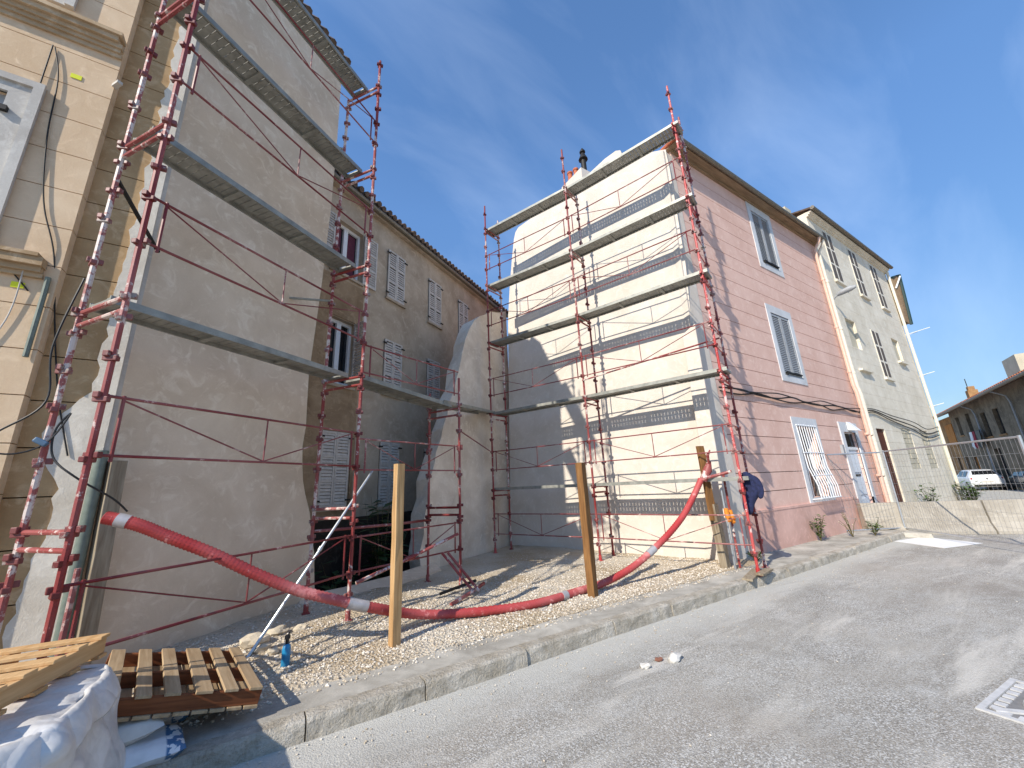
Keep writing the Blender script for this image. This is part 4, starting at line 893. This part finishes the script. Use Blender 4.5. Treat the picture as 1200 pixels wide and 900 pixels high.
cloth('jacket_body', [((jx-.03, jy, 1.88), .03, A_), ((jx-.02, jy-.02, 1.83), .09, A_), ((jx, jy-.04, 1.72), .15, A_), ((jx+.02, jy-.05, 1.58), .14, A_), ((jx, jy-.02, 1.46), .16, A_), ((jx-.02, jy+.03, 1.36), .11, A_), ((jx-.03, jy+.06, 1.22), .09, A_), ((jx-.02, jy+.05, 1.10), .04, A_)], 'navy', jr, .06, 1)
cloth('sleeve', [((jx+.02, jy-.08, 1.82), .04, A_), ((jx+.05, jy-.14, 1.74), .06, A_), ((jx+.06, jy-.17, 1.60), .07, A_), ((jx+.06, jy-.17, 1.46), .06, A_), ((jx+.05, jy-.15, 1.38), .03, A_)], 'navy', jr, .045, 2)
for i, (gx, gy, gz, lb) in enumerate(((7.55, 4.42, 1.02, 'orange work glove drooping on the scaffold foot, left one'), (7.72, 4.44, .98, 'orange work glove drooping on the scaffold foot, right one'))):
    gr = root('work_glove', (gx, gy, gz), lb, 'glove', group='orange gloves')
    mb = MB(); mb.tube([(gx, gy, gz+.20), (gx, gy, gz+.12), (gx+.01, gy-.01, gz+.03)], [.035, .045, .05], 8); mb.build('cuff', 'orange', gr, smooth=True)
    for k in range(4): mb = MB(); mb.tube([(gx-.035+.023*k, gy-.01, gz+.04), (gx-.045+.03*k, gy-.03, gz-.02), (gx-.045+.032*k, gy-.025, gz-.06+.012*abs(k-1.5))], [.013, .013, .009], 6); mb.build('finger', 'orange', gr, smooth=True)
    mb = MB(); mb.tube([(gx+.04, gy, gz+.08), (gx+.075, gy-.02, gz+.04), (gx+.08, gy-.02, gz+.0)], [.014, .014, .010], 6); mb.build('thumb', 'orange', gr, smooth=True)
for i, xy in enumerate(((7.58, 4.46), (7.74, 4.46))):
    mb = MB(); mb.tube([(xy[0], xy[1], .14), (xy[0], xy[1], 1.9 if i else 1.6)], .022, 8); tag(mb.build('upright_tube', 'red_white' if i else 'galv_light', smooth=True), ['grey tube standing beside the cream corner pier', 'plaster splashed red tube standing beside the cream corner pier'][i], 'tube')
# boards under the scaffold foot
for i, (x, y, a, z, lb) in enumerate(((7.25, 3.98, .25, .165, 'thin splintered board under the right scaffold foot'), (7.42, 3.86, .1, .20, 'short pale board hanging over the kerb by the scaffold foot'))):
    mb = MB(); c, s = math.cos(a), math.sin(a); L, w = (.42, .09) if i == 0 else (.25, .07)
    mb.hexa([(x+p*c-q*s, y+p*s+q*c, z+h+ (.02*p)) for h in (-.015, .015) for p, q in ((-L, -w), (L, -w*.7), (L*.9, w), (-L*.9, w*.8))]); tag(mb.build('board', 'grey_wood_v'), lb, 'board')

# ------------------------------------------------------------------ pallets, bag, sacks at the lower left
def pallet(name, loc, rz, tilt, label, nt, nb, Lx, Ly, top, frame, gap_front=False):
    r = root(name, loc, label, 'pallet'); r.rotation_euler = (tilt[0], tilt[1], rz); rr = random.Random(len(label))
    for k in range(3):      # stringers along x
        y = -Ly/2+.04+(Ly-.08)*k/2; mb = MB(); mb.box(-Lx/2, Lx/2, y-.022, y+.022, .022, .118); mb.build('stringer', frame, r, local=True, bevel=.004)
    for k in range(nt):
        x = -Lx/2+.05+(Lx-.10)*k/(nt-1)+rr.uniform(-.01, .01); w = .05+rr.uniform(-.006, .006); mb = MB(); j = rr.uniform(-.012, .012)
        mb.box(x-w, x+w, -Ly/2+j, Ly/2+j, .1185, .139); mb.build('top_board', top, r, local=True, bevel=.003)
    for k in range(nb):
        x = -Lx/2+.05+(Lx-.10)*k/(nb-1); mb = MB(); mb.box(x-.048, x+.048, -Ly/2, Ly/2, 0, .0215); mb.build('bottom_board', top, r, local=True, bevel=.003)
    return r
pallet('wooden_pallet', (-.45, 4.60, .34), R_(10), (R_(0), R_(14)), 'stained wooden pallet tilted on sacks beside the white bag', 6, 9, .98, 1.18, 'grey_wood', 'red_wood')
pallet('wooden_pallet', (-1.41, 3.64, .80), R_(79), (R_(-1), R_(2)), 'pale new wooden pallet lying on top of the white bulk bag', 6, 5, 1.25, .95, 'pale_wood', 'pale_wood')
# bulk bag
bgr = root('bulk_bag', (-1.27, 3.44, 0), 'big white woven bulk bag slumped under the pale pallet', 'bag')
mb = MB(); n, m = 84, 30; cx, cy = -1.27, 3.44
for i in range(m+1):
    k = i/m; z = .80*k**.85
    for j in range(n):
        q = 2*math.pi*j/n; ca, sa = math.cos(q), math.sin(q); p = 5.0
        rr = (abs(ca)**p+abs(sa)**p)**(-1/p); r = (.62-.05*k-.05*k*k)*rr
        fold = .05*noise.noise(Vector((ca*2.2, sa*2.2, z*2.2)))+.03*abs(noise.noise(Vector((ca*9+z*6, sa*9-z*4, z*5))))+.11*abs(noise.noise(Vector((ca*3.4+z, sa*3.4, z*3.0+4))))+.05*abs(noise.noise(Vector((ca*8, sa*8+z*2, z*4+4))))
        r += fold
        mb.v.append((cx+ca*r, cy+sa*r, max(0.0, z+.05*k*noise.noise(Vector((ca*2, sa*2, 9))))))
for i in range(m):
    for j in range(n): j2 = (j+1) % n; mb.f.append((i*n+j, i*n+j2, (i+1)*n+j2, (i+1)*n+j))
mb.f.append(tuple(m*n+j for j in range(n)))
o = mb.build('bag_body', 'bag', bgr, smooth='full'); md = o.modifiers.new('sub', 'SUBSURF'); md.levels = md.render_levels = 1
# folded-over rim flap
mb = MB(); n = 64
for i in range(5):
    for j in range(n):
        q = 2*math.pi*j/n; ca, sa = math.cos(q), math.sin(q); rr = (abs(ca)**5+abs(sa)**5)**(-.2)
        r = .50*rr*(1.02)+(.012, .05, .085, .11, .125)[i]+.045*noise.noise(Vector((ca*4, sa*4, i*.3))); z = (.79, .815, .77, .71, .66)[i]+.10*noise.noise(Vector((ca*2.5, sa*2.5, 3)))*(i > 1)
        mb.v.append((cx+ca*r, cy+sa*r, z))
for i in range(4):
    for j in range(n): j2 = (j+1) % n; mb.f.append((i*n+j, i*n+j2, (i+1)*n+j2, (i+1)*n+j))
o = mb.build('rim_flap', 'bag', bgr, smooth='full'); md = o.modifiers.new('solid', 'SOLIDIFY'); md.thickness = .006; md = o.modifiers.new('sub', 'SUBSURF'); md.levels = md.render_levels = 1
# cement sacks
def sack(loc, rz, tilt, label, mat='sack', L=.62, Wd=.40, H=.13, seed=1):
    mb = MB(); n, m = 18, 12
    for sgn in (1, -1):
        o = len(mb.v)
        for i in range(n+1):
            for j in range(m+1):
                u, v = i/n, j/m; e = (1-abs(2*u-1)**4)*(1-abs(2*v-1)**4); w = .02*noise.noise(Vector((u*5+seed, v*5, sgn)))
                mb.v.append(((u-.5)*L+.5, (v-.5)*Wd, sgn*(H/2)*e**.5+w*(e > .05)+.02*noise.noise(Vector((u*3, v*2, seed)))))
        for i in range(n):
            for j in range(m):
                a = o+i*(m+1)+j; q = (a, a+m+1, a+m+2, a+1); mb.f.append(q if sgn > 0 else q[::-1])
    r = root('cement_sack', loc, label, 'sack', group='sacks under the tilted pallet'); r.rotation_euler = (tilt[0], tilt[1], rz)
    b = mb.build('sack_body', mat, r, smooth='full', local=True)
    b.location = (-.5, 0, 0)
    mb = MB(); mb.box(-.30, -.12, -Wd*.30, Wd*.30, H/2+.004, H/2+.008); return r
sack((-.62, 4.02, .20), R_(12), (0, R_(2)), 'lower white cement sack with blue end under the tilted pallet', seed=1)
sack((-.78, 4.06, .33), R_(20), (R_(6), R_(-3)), 'upper crumpled white cement sack under the tilted pallet', seed=5, mat='paper')
sack((-.60, 4.55, .22), R_(-8), (0, 0), 'rear cement sack hidden deepest under the tilted pallet', seed=8)
# blue marker canister
br = root('blue_canister', (.35, 5.02, .14), 'small blue canister with black nozzle standing on the gravel', 'canister')
mb = MB(); mb.lathe((.35, 5.02, .15), [(.035, 0), (.04, .01), (.04, .17), (.034, .20), (.018, .215)], 14); mb.build('body', 'plastic_blue', br, smooth=True)
mb = MB(); mb.lathe((.35, 5.02, .365), [(.016, 0), (.016, .04), (.026, .045), (.026, .075), (.01, .085)], 10); mb.tube([(.35, 5.02, .43), (.365, 5.01, .47)], .008, 6); mb.build('nozzle', 'black', br, smooth=True)
# bigger stones
for i, (x, y, r, lb) in enumerate(((.08, 5.75, .12, 'large pale rubble stone left of the steel strut'), (.30, 5.95, .10, 'pale rubble stone behind the blue canister'), (.14, 5.55, .07, 'small pale stone near the steel strut foot'), (.55, 6.0, .06, 'small rubble stone near the gable foot'), (.24, 5.38, .05, 'smallest rubble stone beside the steel strut foot'))):
    mb = MB(); mb.rock((x, y, lotz(x, y)+r*.35), r, i+3, (1.2, .9, .65), 2); tag(mb.build('rubble_stone', 'stone'), lb, 'stone', 'rubble stones')
# litter on the road
for i, (x, y, r, m_, lb) in enumerate(((3.40, 3.10, .05, 'paper', 'crumpled white plaster lump on the road, nearer the kerb'), (3.76, 3.03, .065, 'paper', 'larger crumpled white lump on the road'), (3.63, 3.12, .035, 'brick_rubble', 'reddish brown fragment beside the crumpled white lumps'), (3.86, 3.12, .028, 'brick_rubble', 'dark brown chip behind the crumpled white lumps'))):
    mb = MB(); mb.rock((x, y, r*.3), r, i+20, (1.2, .9, .55), 2); tag(mb.build('debris_lump', m_), lb, 'debris')

# ------------------------------------------------------------------ manhole cover, sheet, barriers, fence
mh = root('drain_cover', (5.2, .62, 0), 'square dusty cast iron drain cover set in the road', 'drain cover')
mb = MB(); a0 = R_(-5); c_, s_ = math.cos(a0), math.sin(a0); X = lambda u, v, z: (5.17+u*c_-v*s_, .66+u*s_+v*c_, z)
def rbox(mb, u0, u1, v0, v1, z0, z1): mb.hexa([X(u, v, z) for z in (z0, z1) for u, v in ((u0, v0), (u1, v0), (u1, v1), (u0, v1))])
h = .43
for a, b, c, d in ((-h, h, -h, -h+.04), (-h, h, h-.04, h), (-h, -h+.04, -h+.04, h-.04), (h-.04, h, -h+.04, h-.04)): rbox(mb, a, b, c, d, .001, .014)
mb.build('frame', 'cast', mh)
mb = MB(); rbox(mb, -h+.04, h-.04, -h+.04, h-.04, .0005, .004); mb.build('tray', 'tray', mh)
mb = MB(); mb.tube([X(.26*math.cos(q*math.pi/16), .26*math.sin(q*math.pi/16), .008) for q in range(33)], .02, 6); mb.tube([X(.2*math.cos(q*math.pi/16), .2*math.sin(q*math.pi/16), .008) for q in range(33)], .015, 6); mb.build('lid_ring', 'cast', mh)
for k in range(4):
    q = k*math.pi/2; mb = MB(); mb.beam(X(.1*math.cos(q+.78), .1*math.sin(q+.78), .01), X(.50*math.cos(q+.78), .50*math.sin(q+.78), .01), .05, .012); mb.build('rib', 'cast', mh)
for k in range(7):
    v = -.30+.10*k
    for q_ in ((-h+.05, -h+.11, v-.032, v+.032), (h-.11, h-.05, v-.032, v+.032), (v-.032, v+.032, -h+.05, -h+.11), (v-.032, v+.032, h-.11, h-.05)):
        mb = MB(); rbox(mb, *q_, .004, .012); mb.build('lug', 'cast', mh)
mb = MB(); q = [(13.9, 3.85), (15.1, 3.55), (14.6, 2.45), (13.3, 2.85)]; mb.prism([(x, y, .012+.006*(i % 2)) for i, (x, y) in enumerate(q)], [(x, y, .004) for x, y in q]); tag(mb.build('ground_sheet', 'sheet'), 'flat white sheet lying on the road before the barriers', 'sheet')
# concrete road barriers
bp = [(15.1, 4.78), (16.9, 2.65), (18.6, .70), (20.2, -1.25)]
for i in range(3):
    a, b = Vector(bp[i]+(0,)), Vector(bp[i+1]+(0,)); d = (b-a).normalized(); a = a+d*.02; b = b-d*.02; s = Vector((d.y, -d.x, 0)); prof = [(-.28, 0), (.28, 0), (.28, .08), (.17, .30), (.155, .44), (.143, .45), (.14, .47), (.10, .86), (-.10, .86), (-.15, .32), (-.28, .08)]
    mb = MB(); mb.prism([a+s*k+Vector((0, 0, z)) for k, z in prof], [b+s*k+Vector((0, 0, z)) for k, z in prof])
    tag(mb.build('road_barrier', 'concrete', bevel=.02), ['left concrete road barrier touching the pink house plinth', 'middle concrete road barrier behind the white sheet', 'right concrete road barrier at the frame edge'][i], 'barrier', 'concrete barriers across the street')
# mesh fence panels
def fence(A, B, H, label, legs=(True, True), top=True):
    A, B = Vector(A+(0,)), Vector(B+(0,)); r = root('mesh_fence', tuple(A), label, 'fence'); Z = lambda z: Vector((0, 0, z)); L = (B-A).length
    for k, q in enumerate((A, B)):
        if legs[k]: mb = MB(); mb.tube([q+Z(.05), q+Z(H)], .024 if k == 0 else .03, 8); mb.build('post', 'galv_light', r, smooth=True)
    mb = MB(); mb.tube([A+Z(H-.03), B+Z(H-.03)], .021, 8); mb.build('top_rail', 'galv_light', r, smooth=True)
    mb = MB(); mb.tube([A+Z(.18), B+Z(.18)], .018, 8); mb.build('bottom_rail', 'galv_light', r, smooth=True)
    mb = MB(); n = int(L/.1)
    for i in range(1, n): q = A.lerp(B, i/n); mb.tube([q+Z(.18), q+Z(H-.03)], .0026, 3, False)
    for z in (.5, .8, 1.1, 1.4, 1.7, 2.0): mb.tube([A+Z(z), B+Z(z)], .0026, 3, False)
    mb.build('wire_mesh', 'galv_light', r); return r
fence((15.5, 3.98), (12.85, 1.18), 2.35, 'wire mesh fence panel crossing the road before the barriers')
fence((15.45, 4.05), (14.05, 4.86), 2.33, 'short wire mesh fence panel closing against the pink wall', (False, False))
mb = MB(); mb.tube([(13.95, 4.84, 2.3), (15.2, 4.82, .9)], .012, 6); tag(mb.build('fence_stay', 'galv_light'), 'thin diagonal stay tube against the pink wall', 'stay')
mb = MB(); mb.prism([(14.85, 3.30, 0), (15.55, 3.55, 0), (15.5, 4.25, 0), (14.8, 4.15, 0)], [(14.9, 3.34, .13), (15.5, 3.6, .13), (15.46, 4.2, .13), (14.85, 4.1, .13)]); tag(mb.build('concrete_block', 'pave', bevel=.02), 'concrete foot block under the fence post by the kerb end', 'fence foot')
mb = MB(); mb.prism([(12.45, .9, 0), (13.05, .9, 0), (13.05, 1.45, 0), (12.45, 1.45, 0)], [(12.5, .95, .13), (13.0, .95, .13), (13.0, 1.4, .13), (12.5, 1.4, .13)]); tag(mb.build('concrete_block', 'pave', bevel=.02), 'concrete foot block under the fence post at the right edge', 'fence foot')

# ------------------------------------------------------------------ plants
def weed(loc, n, h, spread, label, mat='leaf', leaf=.06, cat='weed', seed=1):
    r = root('weed_plant' if cat == 'weed' else 'yard_shrub', loc, label, cat); rr = random.Random(seed); mbS, mbL = MB(), MB(); L0 = Vector(loc)
    for i in range(n):
        a = rr.random()*6.28; tip = L0+Vector((math.cos(a)*spread*rr.uniform(.2, 1), math.sin(a)*spread*rr.uniform(.2, 1), h*rr.uniform(.5, 1))); mid = L0.lerp(tip, .5)+Vector((0, 0, h*.12)); mbS.tube([L0, mid, tip], [.008, .006, .003], 4)
        for k in range(9):
            t_ = rr.uniform(.2, 1); p = L0.lerp(mid, t_*2) if t_ < .5 else mid.lerp(tip, t_*2-1); q = rr.random()*6.28; d = Vector((math.cos(q), math.sin(q), rr.uniform(-.3, .6))).normalized()*leaf*rr.uniform(.6, 1.3); s = d.cross(Vector((0, 0, 1))).normalized()*leaf*.28
            mbL.add([p, p+d*.5+s+Vector((0, 0, .01)), p+d, p+d*.5-s+Vector((0, 0, .01))], [(0, 1, 2, 3)])
    mbS.build('stems', 'stem', r); mbL.build('leaves', mat, r, recalc=False); return r
weed((12.0, 4.72, .14), 12, .62, .22, 'green weed growing from the pavement under the grilled window', leaf=.10, seed=2)
weed((13.75, 4.15, .14), 10, .45, .28, 'green weed at the kerb end beside the fence foot', leaf=.09, seed=3)
weed((13.2, 4.45, .14), 10, .65, .35, 'pale dry flowering weed in front of the left barrier', mat='stone', leaf=.05, seed=7)
weed((8.55, 4.55, .14), 14, .16, .25, 'low dusty weed clump at the foot of the cream corner', mat='leaf_dark', leaf=.06, seed=4)
weed((27.2, 4.45, 0), 34, 1.15, .6, 'big leafy weed clump at the foot of the cream house corner', leaf=.2, seed=5)
weed((21.2, 4.5, .1), 14, 1.1, .4, 'leafy weed showing above the barrier by the cream house', leaf=.18, seed=6)
weed((2.3, 9.2, -1.1), 16, 2.9, .8, 'dark leafy shrub growing in the sunken yard', mat='leaf_dark', leaf=.34, cat='shrub', seed=9)
weed((1.5, 8.8, -1.1), 12, 1.7, .6, 'lower dark shrub in the sunken yard near the gable edge', mat='leaf_dark', leaf=.26, cat='shrub', seed=10)

# ------------------------------------------------------------------ cars
def car(name, loc, rz, paint, label):
    r = root(name, loc, label, 'car', rz)
    # stations along x (rear -> front): x, half width, floor z, belt z, roof z or None, roof half width
    S = [(-2.08, .70, .42, .78, .86, .62), (-2.02, .84, .32, .92, 1.02, .70), (-1.85, .88, .26, .96, 1.12, .68), (-1.45, .89, .22, .97, 1.42, .60), (-.9, .90, .20, .96, 1.49, .60), (0, .90, .20, .95, 1.50, .61), (.45, .90, .20, .94, 1.44, .60), (1.05, .89, .20, .95, 1.06, .66), (1.5, .88, .22, .88, .93, .66), (1.95, .82, .28, .74, .80, .60), (2.10, .66, .38, .60, .66, .50)]
    mb = MB(); n = 10
    for x, w, f, b, t_, rw in S:
        ring = [(-w*.92, f), (-w, f+.14), (-w, b-.12), (-w*.97, b), (-rw, t_-.03), (-rw*.8, t_), (rw*.8, t_), (rw, t_-.03), (w*.97, b), (w, b-.12), (w, f+.14), (w*.92, f)]
        mb.v += [(x, y, z) for y, z in ring]
    n = 12
    for i in range(len(S)-1):
        for k in range(n): k2 = (k+1) % n; mb.f.append((i*n+k, i*n+k2, (i+1)*n+k2, (i+1)*n+k))
    mb.f.append(tuple(range(n))); mb.f.append(tuple((len(S)-1)*n+k for k in range(n-1, -1, -1)))
    mb.build('body', paint, r, smooth=True, local=True, bevel=.02)
    def quad(nm, q, mat):
        c = sum((Vector(v) for v in q), Vector())/4; nrm = (Vector(q[1])-Vector(q[0])).cross(Vector(q[2])-Vector(q[0])).normalized()
        if nrm.dot(c-Vector((0, 0, .7))) < 0: nrm = -nrm
        mb = MB(); mb.prism([Vector(v)+nrm*.012 for v in q], [Vector(v)-nrm*.01 for v in q]); return mb.build(nm, mat, r, local=True)
    quad('rear_window', [(-1.83, -.60, 1.12), (-1.83, .60, 1.12), (-1.50, .52, 1.395), (-1.50, -.52, 1.395)], 'glass')
    quad('windscreen', [(1.0, -.60, 1.07), (1.0, .60, 1.07), (.50, .54, 1.40), (.50, -.54, 1.40)], 'glass')
    for s in (-1, 1):
        for a, b in ((-1.40, -.55), (-.48, .42)):
            quad('side_window', [(a, s*.855, 1.0), (b, s*.855, 1.0), (b-.05, s*.655, 1.40), (a+.12, s*.655, 1.38)], 'glass')
        quad('tail_lamp', [(-2.045, s*.80, .80), (-2.055, s*.46, .80), (-2.045, s*.46, .90), (-2.03, s*.80, .92)], 'tail')
        quad('headlight', [(1.98, s*.76, .60), (2.06, s*.50, .56), (2.03, s*.50, .66), (1.96, s*.76, .70)], 'galv_light')
        mb = MB(); mb.beam((.62, s*.90, 1.0), (.62, s*1.04, 1.02), .12, .12); mb.build('mirror', paint, r, local=True, bevel=.02)
        for x in (-1.32, 1.30):
            mb = MB(); mb.tube([(x, s*.70, .31), (x, s*.91, .31)], .315, 20); w_ = mb.build('wheel', 'tyre', r, local=True, smooth=True, bevel=.02)
            mb = MB(); mb.tube([(x, s*.905, .31), (x, s*.918, .31)], .20, 16); mb.build('rim', 'rim', w_, local=True, smooth=True)
    quad('number_plate', [(-2.095, -.26, .60), (-2.095, .26, .60), (-2.09, .26, .70), (-2.09, -.26, .70)], 'paper')
    mb = MB(); mb.tube([(-2.085, 0, .84), (-2.10, 0, .84)], .055, 14); mb.build('badge', 'rim', r, local=True)
    mb = MB(); mb.box(-2.13, -1.95, -.72, .72, .30, .44); mb.build('bumper_trim', 'black', r, local=True, bevel=.03)
    return r
car('parked_car', (46.2, 6.95, 0), R_(22), 'car_white', 'white hatchback parked before the far house, rear to the camera')
car('parked_car', (44.0, 4.0, 0), R_(20), 'car_grey', 'dark grey car parked right of the white hatchback')
